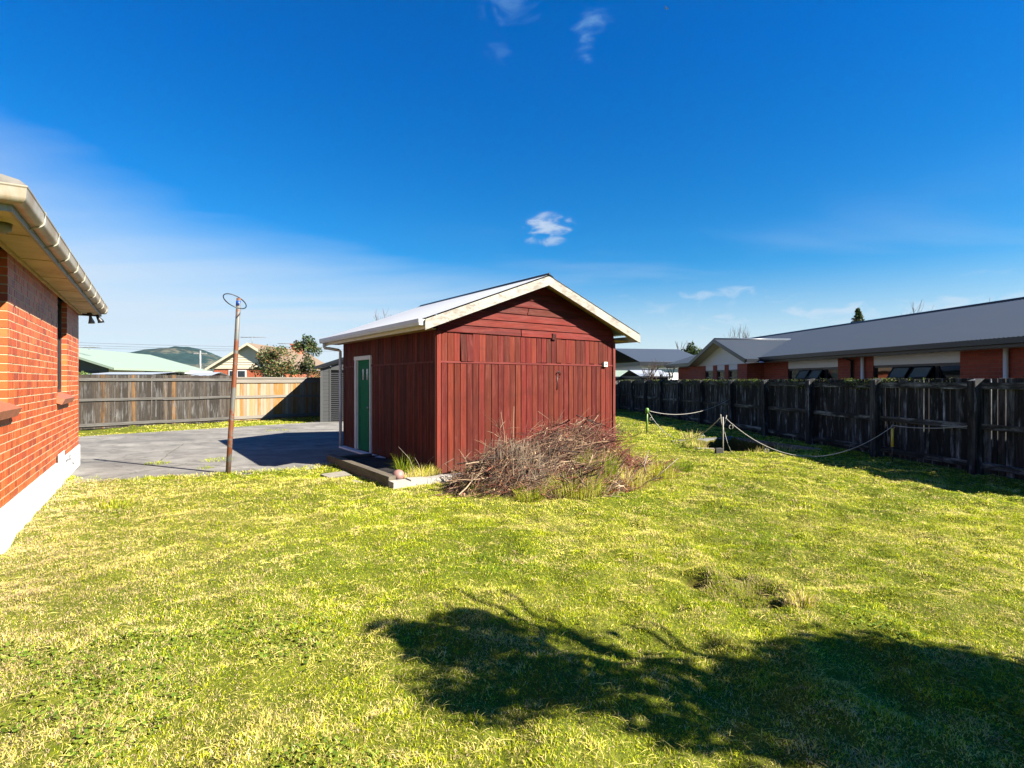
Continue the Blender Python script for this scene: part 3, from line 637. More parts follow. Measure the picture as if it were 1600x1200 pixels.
# door
f = MB()
T = .09
f.box(-.052, .02, D0, D0 + T * .6, .06, DT, (.95, .95, .95)); f.box(-.052, .02, D1 - T, D1, .06, DT, (.95, .95, .95)); f.box(-.056, .02, D0 - .02, D1 + .02, DT, DT + .085, (1, 1, 1)); f.box(-.02, .03, D1 - T - .04, D1 - T, .06, DT, (.95, .95, .95))
f.box(-.02, .03, D0 + T * .6, D0 + T * .6 + .03, .06, DT, (.95, .95, .95))
f.build('door_frame', M['white'], shed)
f = MB(); f.box(-.16, .0, D0 - .7, D1 + .75, -.03, .045); f.build('door_step', M['render'], shed)
f = MB(); a0, a1 = D0 + T * .6 + .03, D1 - T - .04
gz0, gz1 = 1.62, 1.86
f.box(-.008, .025, a0, a1, .07, gz0); f.box(-.008, .025, a0, a1, gz1, DT)
f.box(-.008, .025, a0, a0 + .16, gz0, gz1); f.box(-.008, .025, a1 - .16, a1, gz0, gz1); f.box(-.0085, .025, (a0 + a1) / 2 - .03, (a0 + a1) / 2 + .03, gz0, gz1)
for (p, q) in ((.2, .85), (.95, 1.5)):   # raised moulding rims of the panels
    for (y0, y1, z0, z1) in ((a0 + .1, a1 - .1, p, p + .02), (a0 + .1, a1 - .1, q - .02, q), (a0 + .1, a0 + .12, p + .02, q - .02), (a1 - .12, a1 - .1, p + .02, q - .02)): f.box(-.016, -.006, y0, y1, z0, z1)
door = f.build('door', M['door_green'], shed)
f = MB(); f.box(.008, .012, a0 + .16, a1 - .16, gz0, gz1); f.build('door_light', M['glass_pale'], door)
f = MB(); f.tube([(-.01, a0 + .07, 1.02), (-.06, a0 + .07, 1.02)], [.012, .026], 8); f.build('handle', M['grey_metal'], door)
f = MB(); f.box(3.93, 4.03, -.085, -.03, 1.90, 2.0, (1.1, 1.05, .85)); sb = f.build('outdoor_socket', M['white'], shed)
f = MB(); f.tube([(3.98, -.085, 1.95), (3.98, -.097, 1.95)], .018, 8); f.build('socket_hole', M['black'], sb)
f = MB()
f.tube([(2.66, -.03, 1.72), (2.665, -.035, 1.55), (2.655, -.036, 1.42)], .008, 5); f.tube([(2.63, -.03, 1.72), (2.65, -.05, 1.77), (2.70, -.05, 1.79), (2.74, -.04, 1.74), (2.72, -.035, 1.66)], .009, 5); f.build('iron_hook', M['black'], shed)
f = MB(); f.box(2.52, 2.60, -.055, -.03, 2.42, 2.52, (.08, .02, .015), jit=.012); f.build('broken_batten', M['red_x'], shed)

# timber and concrete edging beside the shed
def wpt(a, b): return shed_world(a, b)
f = MB(); f.box(-1.06, -.94, -.42, 2.6, -.04, .14, (0.30, 0.25, 0.18), jit=.006); o = f.build('timber_sleeper', M['sleeper']); o.location = (*SHED_O, 0); o.rotation_euler[2] = SHED_A
tag(o, 'long weathered timber sleeper edging the bare plot beside the shed door', 'sleeper')
f = MB(); f.box(-.93, -.18, 2.48, 2.56, -.04, .10, (0.2, 0.18, 0.14), jit=.005); o = f.build('timber_board', M['fence_x']); o.location = (*SHED_O, 0); o.rotation_euler[2] = SHED_A
tag(o, 'short shaded timber board between sleeper and door step', 'board')
f = MB()
for i in range(9): f.box(-1.06 + i * .28, -1.06 + (i + 1) * .28 - .0, -.62 + random.uniform(-.01, .01), -.43 + random.uniform(-.01, .01), -.05, .085 + random.uniform(-.012, .012), jit=.008)
o = f.build('concrete_edging', M['concrete']); o.location = (*SHED_O, 0); o.rotation_euler[2] = SHED_A
tag(o, 'pale rough concrete kerb in front of the red shed corner', 'kerb')
# plot soil
f = MB(); gxs = [(-.94 + i * .094) for i in range(11)]; gys = [-.43 + j * .1 for j in range(31)]
vs = [(a, b, .02 + .05 * float(vn(a * 3, b * 3, 0.5, 2))) for a in gxs for b in gys]; fs = [(i * 31 + j, (i + 1) * 31 + j, (i + 1) * 31 + j + 1, i * 31 + j + 1) for i in range(10) for j in range(30)]
f.add(vs, fs, (0.10, 0.08, 0.055)); o = f.build('garden_soil', M['bark']); o.location = (*SHED_O, 0); o.rotation_euler[2] = SHED_A; tag(o, kind='structure')
# ball
me = bpy.data.meshes.new('ball'); import bmesh
bm = bmesh.new(); bmesh.ops.create_uvsphere(bm, u_segments=28, v_segments=18, radius=.098)
for v_ in bm.verts: v_.co *= 1 + .015 * math.sin(v_.co.x * 30) ; v_.co.z *= .96
for f_ in bm.faces: f_.smooth = True
bm.to_mesh(me); bm.free()
ca = me.color_attributes.new('Col', 'FLOAT_COLOR', 'POINT'); ca.data.foreach_set('color', np.ones(len(me.vertices) * 4, 'f')); me.materials.append(M['ball'])
ball = bpy.data.objects.new('ball', me); C.objects.link(ball); bxw, byw = wpt(-.72, -.22); ball.location = (bxw - .08, byw - .02, .10)
tag(ball, 'faded pink rubber ball lying in the plot by the shed', 'ball')
for (a, b, r, n, h, pal, lab) in ((-.45, .35, .12, 160, .34, [G_GREEN, G_GREEN * .7, G_YEL * .7], 'tall green grass tuft growing against the shaded shed wall'),
        (-.3, -.12, .26, 420, .19, [G_STRAW, G_YEL, G_STRAW * .8], 'straw and green tuft at the shed corner beside the ball'),
        (-.55, -.3, .2, 260, .13, [G_STRAW, G_YEL, G_PINK], 'short dry tuft behind the pale concrete kerb'),
        (.45, -.75, .3, 420, .17, [G_GREEN, G_YEL, G_STRAW], 'green tuft spilling over the right end of the concrete kerb')):
    X0, Y0 = wpt(a, b); tuft(X0, Y0, r, n, h, pal, lab, z=.03)
# dead stalks in the plot
f = MB()
for (a, b, dx2, dz2) in ((-.35, .1, -.28, .5), (-.2, .2, .3, .38), (-.3, .0, -.1, .33), (-.1, -.05, .35, .3)):
    X0, Y0 = wpt(a, b); f.tube([(X0, Y0, .02), (X0 + dx2 * .4, Y0, dz2 * .6), (X0 + dx2, Y0 - .05, dz2)], [.005, .004, .002], 4, (.5, .42, .32))
tag(f.build('dead_stalks', M['twig']), 'pale dry stalks sticking up beside the shed corner', 'stalks')

# ------------------------------------------------------------------ brush pile
PEAKS = [(0.05, 8.05, .62, .50), (0.75, 8.8, .80, .62), (1.35, 9.35, .88, .55), (1.9, 9.5, .42, .48), (2.35, 9.2, .22, .32), (-.35, 8.45, .16, .3), (1.0, 8.1, .30, .5)]
def pileh(x, y): return max(h * math.exp(-((x - a) ** 2 + (y - b) ** 2) / (2 * r * r)) for a, b, h, r in PEAKS) * (0.5 + 0.9 * float(vn(x, y, .34, 5)))
f = MB(); N = 0
pal_t = [(.38, .19, .09), (.20, .10, .05), (.46, .27, .14), (.08, .04, .022), (.80, .56, .34), (.66, .46, .28), (.24, .055, .03), (.34, .11, .055), (.12, .06, .035), (.10, .05, .03), (.3, .14, .07)]
while N < 4600:
    x = random.uniform(-.95, 3.0); y = random.uniform(7.2, 10.9)
    a, b = shed_local(x, y)
    if b > -.08 or a < -.6: continue
    hgt = pileh(x, y)
    if hgt < .06 or random.random() > hgt * 1.4 + .15: continue
    N += 1; z = hgt * random.uniform(.1, 1.02)
    L = random.uniform(.18, .85); th = math.radians(random.gauss(215, 34)) if random.random() < .72 else random.uniform(0, 6.28); el = random.gauss(-.28, .35)
    if random.random() < .5: th += math.pi; el = -el
    d = Vector((math.cos(th) * math.cos(el), math.sin(th) * math.cos(el), math.sin(el))); p = Vector((x, y, z)) - d * L * .5; pts = []
    ben = Vector((random.gauss(0, .12), random.gauss(0, .12), random.gauss(-.06, .12)))
    for k in range(5):
        t = k / 4; q = p + d * L * t + ben * L * (t * t) + Vector((random.gauss(0, .008), random.gauss(0, .008), random.gauss(0, .008)))
        a, b = shed_local(q.x, q.y)
        if b > -.045: X2, Y2 = shed_world(a, -.045 - random.random() * .03); q.x, q.y = X2, Y2
        q.z = max(q.z, .012); pts.append(q)
    r0 = random.choice((.002, .0025, .003, .004, .006, .011) if random.random() < .6 else (.002, .003)) * random.uniform(.8, 1.2); c = random.choice(pal_t); v = random.uniform(.7, 1.3)
    if x > 1.5 and random.random() < .45: c = (.34, .07, .035)
    z = min(z, 9)
    f.tube(pts, [r0, r0 * .9, r0 * .75, r0 * .55, r0 * .3], 4, tuple(q * v for q in c), cap=False)
    if r0 > .0038:   # side shoots
        for _ in range(3):
            b0 = pts[random.choice((1, 2, 3))]; dq = (d + Vector((random.gauss(0, .6), random.gauss(0, .6), random.gauss(.1, .5)))).normalized() * random.uniform(.08, .25)
            if shed_local((b0 + dq).x, (b0 + dq).y)[1] < -.05: f.tube([b0, b0 + dq * .5 + Vector((0, 0, .01)), b0 + dq], [r0 * .5, r0 * .35, r0 * .2], 3, tuple(q * v for q in c), cap=False)
# tall stems leaning on the wall, long crooked branches
for (x, y, dx2, dy2, h) in [(-.12, 8.3, -.03, .1, 1.15), (-.18, 8.3, .02, .15, .95), (-.06, 8.28, .05, .1, .85), (-.1, 8.25, -.1, .05, .8), (.02, 8.3, .02, .2, 1.2), (-.05, 8.2, -.12, .1, 1.12), (.0, 8.25, -.05, .2, .98), (.1, 8.2, .15, .2, 1.0), (-.2, 8.3, -.25, .25, .72), (.75, 8.9, .1, .3, 1.08), (.85, 8.9, .25, .3, .95), (.6, 8.7, .7, .3, 1.15), (1.8, 9.6, .25, .4, .92), (2.1, 9.6, .1, .3, .78), (.2, 8.3, -.75, .35, 1.15)]:
    pts = [Vector((x + dx2 * t * t, y + dy2 * t, h * t)) + Vector((random.gauss(0, .02), random.gauss(0, .02), 0)) for t in (0, .25, .5, .75, 1)]
    f.tube(pts, [.009, .008, .006, .004, .002], 5, random.choice(pal_t))
    for k in range(7):
        p = pts[random.choice((1, 2, 3))]; q = p + Vector((random.gauss(0, .15), random.gauss(0, .08), random.uniform(.0, .2))); f.tube([p, (p + q) / 2 + Vector((0, 0, .02)), q], [.004, .003, .0015], 4, random.choice(pal_t))
for k in range(330):   # drooping fine dead stems bundled at the near left
    x = random.gauss(.08, .17); y = random.gauss(7.75, .12); h = random.uniform(.35, .75); dx2 = random.gauss(-.02, .12)
    pts = [(x + dx2 * .2, y + .25, h), (x, y + .1, h * .75), (x + dx2 * .6, y, h * .4), (x + dx2, y - .08 + random.gauss(0, .04), .01)]
    v = random.uniform(.7, 1.4); f.tube(pts, [.003, .003, .0028, .0015], 3, (.46 * v, .34 * v, .22 * v), cap=False)
for pts in ([(2.35, 8.75, .02), (2.2, 8.4, .05), (2.45, 8.6, .18), (2.75, 8.9, .32)], [(2.15, 8.5, .02), (2.1, 8.55, .25), (2.2, 8.7, .42)], [(.0, 8.5, .5), (-.5, 8.35, .3), (-.85, 8.1, .09)], [(.1, 8.2, .35), (-.3, 8.0, .12), (-.75, 7.95, .05)], [(1.5, 7.9, .05), (1.0, 7.75, .06), (.6, 7.8, .05)]):
    f.tube(pts, [.014, .012, .009, .006][:len(pts)], 6, (.45, .33, .25))
pile = f.build('brush_pile', M['twig']); tag(pile, 'heap of dead brown twigs and cut branches against the red shed', 'brush pile')
def leafquads(name, P, size, col, mat, parent=None, flat=0.0):
    n = len(P); u = rng.normal(size=(n, 3)); u[:, 2] *= (1 - flat); u /= np.linalg.norm(u, axis=1)[:, None]; v = np.cross(u, rng.normal(size=(n, 3))); v /= np.linalg.norm(v, axis=1)[:, None]
    s = (size * rng.uniform(.6, 1.3, n))[:, None]; V = np.empty((n, 4, 3)); V[:, 0] = P - u * s; V[:, 1] = P + v * s * .5; V[:, 2] = P + u * s; V[:, 3] = P - v * s * .5
    return np_mesh(name, V.reshape(-1, 3), np.arange(n * 4).reshape(n, 4), None, np.repeat(col, 4, axis=0), mat, parent)
pts = []; cols = []
while len(pts) < 8000:
    x = random.uniform(-.8, 3.0); y = random.uniform(7.3, 10.4); a, b = shed_local(x, y); hgt = pileh(x, y)
    if b > -.1 or hgt < .07: continue
    dens = .9 if x > 1.5 else .4
    if random.random() > dens: continue
    pts.append((x, y, hgt * random.uniform(.05, .95))); v = random.uniform(.5, 1.3); cols.append(tuple(v * q for q in random.choice([(.36, .07, .035), (.26, .07, .04), (.50, .25, .11), (.14, .06, .03), (.6, .42, .2)])))
leafquads('dead_leaves', np.array(pts), .022, np.array(cols), M['leaf'], pile)
for (x, y, r, n, h, pal, lab) in ((1.35, 8.35, .26, 900, .52, [G_GREEN, G_GREEN * 1.2, G_YEL], 'bright green grass tuft growing through the brush pile'),
        (.9, 7.62, .42, 1300, .3, [G_STRAW, G_GREEN, G_YEL, G_STRAW * .8], 'mixed dry and green grass fringe before the brush pile'), (.25, 7.28, .2, 600, .24, [G_GREEN, G_YEL, G_STRAW * .7], 'small green tuft at the near foot of the pile'),
        (2.35, 8.75, .3, 600, .28, [G_GREEN, G_YEL, G_STRAW], 'loose grass tuft under the reddish leaves of the pile'), (2.95, 9.45, .22, 420, .2, [G_GREEN, G_GREEN * .8], 'dark green tuft at the right end of the pile'),
        (-.4, 7.72, .3, 600, .2, [G_DEEP, G_GREEN, G_STRAW * .6], 'low dark weedy tuft at the left end of the pile'), (1.75, 8.15, .35, 900, .26, [G_STRAW, G_YEL, G_PINK * .8], 'dry straw tuft at the front right of the pile'),
        (1.78, 4.12, .33, 1500, .042, [G_STRAW * .6, G_PINK * .6, G_PINK * .35, G_STRAW * .4, G_GREEN * .8], 'scruffy flattened brown dead grass clump in the right half of the lawn'), (2.02, 3.78, .10, 260, .085, [G_STRAW, G_PINK, G_YEL], 'short upright straw tuft at the near edge of the dead grass clump'),
        (-5.1, 6.95, .22, 200, .10, [G_YEL, G_GREEN], 'green tuft against the white plinth, nearer one'), (-6.9, 8.65, .22, 260, .11, [G_GREEN, G_YEL], 'green tuft where the plinth meets the asphalt')):
    tuft(x, y, r, n, h, pal, lab)
# tufts in the asphalt cracks
for (x, y, r, n, lab) in ((-6.8, 10.3, .22, 200, 'low weed tuft in the asphalt crack near the plinth'), (-5.9, 10.75, .3, 220, 'thin line of weeds in the middle of the asphalt'), (-5.55, 9.75, .14, 90, 'tiny weed tuft beside the hoop pole shadow'),
        (-7.5, 17.2, .35, 160, 'small weed patch far across the asphalt'), (-4.9, 9.2, .16, 160, 'tuft around the foot of the rusty pole')):
    tag(tuft(x, y, r, n, .06, [G_YEL, G_GREEN], lab, z=.012), kind='stuff')
def edge_fringe():
    E = [(-7.2, 8.85), (-6.95, 8.45), (-6.3, 8.62), (-5.6, 8.95), (-4.9, 9.2), (-4.3, 9.55), (-3.75, 9.9), (-3.42, 10.35)]; F = [(-12.4, 15.3), (-9.45, 18.7), (-7.9, 20.35)]; P = []
    for L_ in (E, F):
        for a_, b_ in zip(L_[:-1], L_[1:]):
            n = int(math.dist(a_, b_) * 420); t = rng.random(n); off = rng.normal(0, .05, n) * (1 + 1.4 * vn(t * 3 + a_[0], t * 0 + a_[1], .3, 2)); dx_, dy_ = b_[0] - a_[0], b_[1] - a_[1]; l_ = math.hypot(dx_, dy_)
            P.append(np.stack([a_[0] + dx_ * t - dy_ / l_ * off, a_[1] + dy_ * t + dx_ / l_ * off], -1))
    P = np.concatenate(P); n = len(P); tag(blades('edge_grass', P[:, 0], P[:, 1], np.full(n, .004), .05 * rng.uniform(.4, 1.4, n), np.full(n, .009), lawn_col(P[:, 0], P[:, 1]), M['blade'], lean=.9), 'ragged grass creeping over the asphalt edge', 'grass', kind='stuff')
edge_fringe()
# reddish stone in the lawn
me = bpy.data.meshes.new('stone'); bm = bmesh.new(); bmesh.ops.create_icosphere(bm, subdivisions=3, radius=.036)
for v_ in bm.verts: v_.co *= 1 + .3 * (float(vn(v_.co.x * 10, v_.co.y * 10 + v_.co.z * 7, .4, 1)) - .5); v_.co.z *= .7; v_.co.x *= 1.3
bm.to_mesh(me); bm.free(); ca = me.color_attributes.new('Col', 'FLOAT_COLOR', 'POINT'); ca.data.foreach_set('color', np.ones(len(me.vertices) * 4, 'f')); me.materials.append(M['stone'])
st = bpy.data.objects.new('stone', me); C.objects.link(st); st.location = (1.60, 4.36, .03); tag(st, 'rough reddish brown clod beside the hollow in the lawn', 'stone')
# flat pavers half sunk near the sleeper
for (a, b, lab) in ((-1.45, .25, 'flat grey paver half buried beside the sleeper, nearer the kerb'), (-1.38, 1.05, 'flat grey paver half buried beside the sleeper, nearer the asphalt')):
    f = MB(); f.box(-.2, .2, -.17, .17, -.03, .012, (.7, .68, .62), jit=.02); o = f.build('paver', M['concrete']); o.location = (*wpt(a, b), 0); o.rotation_euler[2] = SHED_A + .1; tag(o, lab, 'paver', 'sunken pavers by the sleeper')

# ------------------------------------------------------------------ pit with board edging, rope posts
def seg_board(p, q, z0, z1, th, m, col, name, label, cat):
    p = Vector((*p, 0)); q = Vector((*q, 0)); L = (q - p).length; f = MB(); f.box(0, L, -th / 2, th / 2, z0, z1, col, jit=.006); o = f.build(name, m)
    o.location = p; o.rotation_euler[2] = math.atan2(q.y - p.y, q.x - p.x); return tag(o, label, cat)
seg_board(PIT[0] + (-.1, .0), PIT[1] + (.05, .03), -.06, .035, .05, M['fence_x'], (.45, .45, .45), 'edging_board', 'grey board along the far left rim of the sunken pit', 'board')
seg_board(PIT[1] + (.06, -.05), PIT[2] + (.12, -.4), -.06, .035, .05, M['fence_x'], (.45, .47, .5), 'edging_board', 'shaded grey board along the fence side rim of the pit', 'board')
f = MB(); f.box(-.2, .16, -.09, .06, -.5, .0, (.7, .65, .55), jit=.03); o = f.build('concrete_lump', M['concrete']); o.location = (4.55, 12.6, .0); o.rotation_euler[2] = -.2; tag(o, 'broken concrete lump at the near rim of the pit', 'concrete lump')
for (x, y, n, h, lab) in ((4.5, 13.1, 150, .22, 'dry straw tuft at the left rim of the pit'), (5.6, 12.35, 150, .18, 'dry tuft right of the pit post'), (6.3, 12.5, 120, .2, 'pale stalky tuft at the right rim of the pit'), (5.0, 14.9, 120, .28, 'leafy weed behind the far rim of the pit')):
    tuft(x, y, .28, n, h, [G_STRAW, G_PINK * .8, G_GREEN], lab, wd=.01)
# post A green stake
def stake(loc, h, r, mat, col, label, cap=None, name='rope_stake', lean=(0, 0)):
    t = thing(name, label, 'stake', (loc[0], loc[1], 0), 0, 'stakes holding up the rope'); f = MB()
    f.tube([(0, 0, -.1), (lean[0] * .5, lean[1] * .5, h * .5), (lean[0], lean[1], h)], [r, r, r * .95], 8, col); f.build('shaft', mat, t); return t
M['greenpaint'] = plain('green_plastic_stake', (0.25, 0.45, 0.05), 0.5); M['yellowpaint'] = plain('yellow_painted_handle', (1.6, 1.15, 0.15), 0.5, dirt=(.3, .25, .1))
M['palegrey'] = plain('weathered_pale_metal', (0.62, 0.58, 0.48), 0.6, dirt=(.3, .25, .2))
tA = stake((4.17, 16.6), .68, .03, M['greenpaint'], (1, 1, 1), 'yellow green rope stake near the far end of the shed')
f = MB(); f.tube([(0, 0, .60), (0, 0, .72), (0, 0, .76)], [.05, .06, .035], 10, (.9, 1.1, 1)); f.build('insulator', M['greenpaint'], tA)
tB = stake((4.67, 11.9), .80, .015, M['palegrey'], (1, 1, 1), 'pale forked rope stake at the near corner of the pit')
f = MB(); f.tube([(0, 0, .55), (-.04, 0, .70), (-.05, 0, .86)], .009, 6); f.tube([(0, 0, .6), (.06, 0, .72), (.08, 0, .84)], .008, 6); f.tube([(.0, 0, .6), (.08, -.03, .25), (.17, -.03, .02)], .006, 6); f.build('fork', M['palegrey'], tB)
f = MB(); f.box(-.17, -.02, -.08, .04, -.05, .11, (.12, .12, .12), jit=.01); f.build('foot_block', M['concrete'], tB)
tC = stake((7.5, 10.6), .36, .012, M['black'], (3, 3, 3), 'stake with yellow handle standing in the fence shadow')
f = MB(); f.tube([(0, 0, .30), (0, 0, .66)], .024, 8); f.build('handle', M['yellowpaint'], tC)
f = MB(); f.tube([(-.03, 0, .66), (0, 0, .73), (.04, 0, .67)], .012, 6); f.build('insulator', M['palegrey'], tC)
# fence frame: axis along the fence
FA = math.atan2(0.996, -0.089)
FO = Vector((8.07, 9.27, 0)); FD = Vector((-0.089, 0.996, 0)); FN = Vector((-0.996, -0.089, 0))   # FN towards us
POSTS = [-2.25, 0, 2.24, 4.44, 6.49, 8.47, 10.75, 12.8, 14.8, 16.9, 19.0, 21.2]
def rope(p, q, sag, zmin, label, rings=()):
    p = Vector(p); q = Vector(q); t_ = thing('rope', label, 'rope', (p.x, p.y, 0), 0, 'ropes strung between the stakes'); f = MB(); pts = []; n = 26
    for i in range(n + 1):
        t = i / n; v = p.lerp(q, t); v.z -= sag * 4 * t * (1 - t); v.z = max(v.z, zmin); pts.append(v - Vector((p.x, p.y, 0)))
    f.tube(pts, .0075, 5); f.build('cord', M['rope'], t_)
    for r in rings:
        i = int(r * n); c = pts[i] - Vector((0, 0, .06)); f = MB(); f.tube([pts[i], c + Vector((0, 0, .03))], .007, 5)
        f.tube([c + Vector((math.cos(k * math.pi / 5) * .045, 0, math.sin(k * math.pi / 5) * .045 - .03)) for k in range(11)], .009, 5, cap=False); f.build('ring', M['palegrey'], t_)
def fp(s, z, off=.12): v = FO + FD * s + FN * off; return (v.x, v.y, z)
rope((4.2, 16.6, .68), fp(8.47, 1.0, .15), .28, .05, 'pale rope from green stake to a fence post')
rope((4.22, 16.55, .62), (4.62, 11.9, .80), .66, .03, 'pale sagging rope between green stake and forked stake', (.05, .84))
rope((4.72, 11.9, .78), (7.5, 10.6, .70), .72, .03, 'pale rope drooping to the lawn between forked stake and yellow handle', (.06, .28, .52))
rope((7.5, 10.6, .72), fp(0, .83, .15), .05, .05, 'short pale rope from yellow handle to the nearest fence post')

# ------------------------------------------------------------------ fences
def fence(name, label, O, ang, posts, H, rails, mz, mx, palf, railf, post_side=1, pw=.12, thick=.11, paling=(.10, .15), gap=(.002, .008), cap=None, gaps=(), posttop=.0, moss=None):
    t = thing(name, label, 'fence', O, ang)
    s0, s1 = posts[0], posts[-1]
    for i in range(len(posts) - 1):
        f = MB(); x = posts[i]
        while x < posts[i + 1] - .01:
            w_ = min(random.uniform(*paling), posts[i + 1] - x); g = random.uniform(*gap)
            if any(a < x < b for a, b in gaps): g = .03
            hh_ = H + random.uniform(-.012, .012); f.box(x + g / 2, x + w_ - g / 2, -.022 + random.uniform(-.003, .003), -.002, .02, hh_, palf(x), jit=.003); x += w_
        f.build('paling_panel', mz, t)
        for (z0, z1) in rails:
            f = MB(); dzr = random.uniform(-.012, .012); f.box(posts[i] + .002, posts[i + 1] - .002, 0, .045, z0 + dzr, z1 + dzr, railf(), jit=.004); f.build('rail', mx, t)
    for s in posts:
        f = MB(); hgt = H + posttop + random.uniform(-.02, .02)
        f.prism([(0, -.1), (thick, -.1), (thick, hgt - .04), (0, hgt)], s - pw / 2, s + pw / 2, 'x', tuple(q * .9 for q in railf())) if post_side > 0 else f.box(s - pw / 2, s + pw / 2, -.13, -.024, -.1, hgt - .05, railf())
        f.build('post', mz, t)
    if cap:
        f = MB(); f.box(s0, s1, -.03, .06, H - cap, H + .03, railf()); f.build('cap_rail', mx, t)
    return t
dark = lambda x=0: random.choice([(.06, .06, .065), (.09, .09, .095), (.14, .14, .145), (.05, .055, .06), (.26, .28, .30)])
gp_ = (-0.45, -0.38)
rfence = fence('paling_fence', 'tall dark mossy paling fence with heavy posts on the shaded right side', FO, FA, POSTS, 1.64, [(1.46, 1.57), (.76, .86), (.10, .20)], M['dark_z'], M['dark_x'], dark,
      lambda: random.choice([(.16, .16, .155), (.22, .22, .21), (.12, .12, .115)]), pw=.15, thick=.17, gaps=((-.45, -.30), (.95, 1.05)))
# rail side must face the yard
M['moss'] = leafm('moss_and_creeper', .8, .2, .8)
n = 15000; s = rng.uniform(-2.2, 21, n); z = 1.50 + rng.normal(0, .06, n) + .10 * (vn(s, s * 0, .4, 2)); k = rng.random(n) < (vn(s, s * 0, .7, 3) * 1.3) ** 2; s, z = s[k], z[k]; n = len(s)
P = np.stack([s, rng.uniform(.02, .07, n), np.minimum(z, 1.655)], -1); mc = np.array([(.12, .20, .02), (.20, .26, .04), (.06, .09, .02), (.25, .24, .06)])[rng.integers(0, 4, n)]
leafquads('moss', P, .014, mc, M['moss'], rfence)

def shade_(lo, hi, c): v = random.uniform(lo, hi); return tuple(v * q for q in c)
brown = lambda x=0: shade_(.75, 1.6, random.choice([(.09, .07, .053), (.13, .11, .092), (.055, .048, .042), (.08, .066, .052), (.18, .14, .105), (.34, .18, .07) if random.random() < .4 else (.10, .09, .08)]))
LF0 = Vector((-13.95, 17.3, 0)); LF1 = Vector((-10.95, 21.1, 0)); LF2 = Vector((-7.6, 25.0, 0))
LD = (LF1 - LF0).normalized(); LA = math.atan2(LD.y, LD.x)
fence('paling_fence', 'long weathered brown grey paling fence behind the asphalt', LF0, LA + math.pi, [-(LF1 - LF0).length, -3.6, -2.4, 0, 2.4, 4.8, 7.2, 9.6], 1.80, [(1.60, 1.70), (.92, 1.01), (.10, .20)], M['fence_z'], M['fence_x'], brown, lambda: (.22, .21, .19), post_side=-1, posttop=-.15)
newc = lambda x=0: shade_(.85, 1.15, random.choice([(.58, .38, .18), (.56, .45, .31), (.52, .32, .13), (.60, .49, .36), (.56, .27, .07)]))
LA2 = math.atan2(LF2.y - LF1.y, LF2.x - LF1.x); L2 = (LF2 - LF1).length
fence('paling_fence', 'newer pale orange paling fence with flat cap rail beside the grey garage', LF1, LA2 + math.pi, [-L2, -L2 * .5, -.03], 1.72, [(1.52, 1.66), (.90, 1.0), (.08, .20)], M['new_z'], M['new_x'], newc, lambda: (.42, .38, .32), post_side=-1, cap=.03, posttop=-.2)
# rear boundary behind the shed
e0 = FO + FD * 21.2
fence('paling_fence', 'pale weathered back fence glimpsed between shed and dark fence', (e0.x, e0.y, 0), math.atan2(-3.0, -16.0) + math.pi + math.pi, [0, 2.4, 4.8, 7.2, 9.6, 12], 1.6, [(1.4, 1.5), (.75, .85), (.1, .2)], M['fence_z'], M['fence_x'], lambda x=0: (.25, .24, .22), lambda: (.26, .25, .23))

# ------------------------------------------------------------------ brick house at the left
HO, HA = (-8.22, 10.2, 0), math.atan2(-0.834, 0.552)
house = thing('brick_house', 'orange brick house with cream eaves, steel gutter and white plinth', 'house', HO, HA)
HX, Z0, ZT = 7.25, .39, 2.90
WINS = [(1.60, 2.62), (5.85, 6.85)]; WZ = 1.42
f = MB(); f.box(-.004, HX, -8, .02, -.1, Z0 - .005); f.box(2.15, 2.75, .0201, .03, .3, Z0 + .12); f.build('plinth', M['render'], house)
# mortar core in strips around the openings
f = MB(); xs = [0.004, WINS[0][0] - .006, WINS[0][1] + .006, WINS[1][0] - .006, WINS[1][1] + .006, HX]
for i in range(5):
    top = ZT if i % 2 == 0 else WZ - .08
    f.box(xs[i], xs[i + 1], -.11, -.004, Z0, top)
f.build('mortar', M['mortar'], house)
f = MB(); CH = (ZT - Z0) / 29
def brc():
    v = random.uniform(.75, 1.15); return tuple(v * q for q in random.choice([(1.0, .19, .035), (1.15, .22, .04), (.85, .13, .028), (1.1, .25, .06), (1.0, .2, .04), (1.05, .18, .03), (.72, .11, .03)]))
for r in range(29):
    z0 = Z0 + r * CH + .006; z1 = z0 + CH - .013
    x = 0.0 if r % 2 else -.0; first = True
    spans = [(0, HX)] if z1 < WZ - .05 else [(0, WINS[0][0]), (WINS[0][1], WINS[1][0]), (WINS[1][1], HX)]
    for (a, b) in spans:
        x = a; first = True
        while x < b - .02:
            L = .11 if (first and r % 2) else random.choice((.11, .11, .11, .23, .23)); first = False
            x1 = min(x + L, b)
            if b - x1 < .06: x1 = b
            dpth = random.uniform(0, .003)
            f.box(x + (.0 if x == a else .006), x1 - (.0 if x1 == b else .006), -.112, -dpth, z0, z1, brc(), jit=.001); x = x1
f.build('wall', M['brick'], house)
f = MB(); f.box(0, .012, -7.9, -.113, Z0, ZT); f.box(HX - .012, HX, -7.9, -.113, Z0, ZT); f.box(0, HX, -7.95, -7.9, Z0, ZT); f.build('wall', M['obrick'], house)
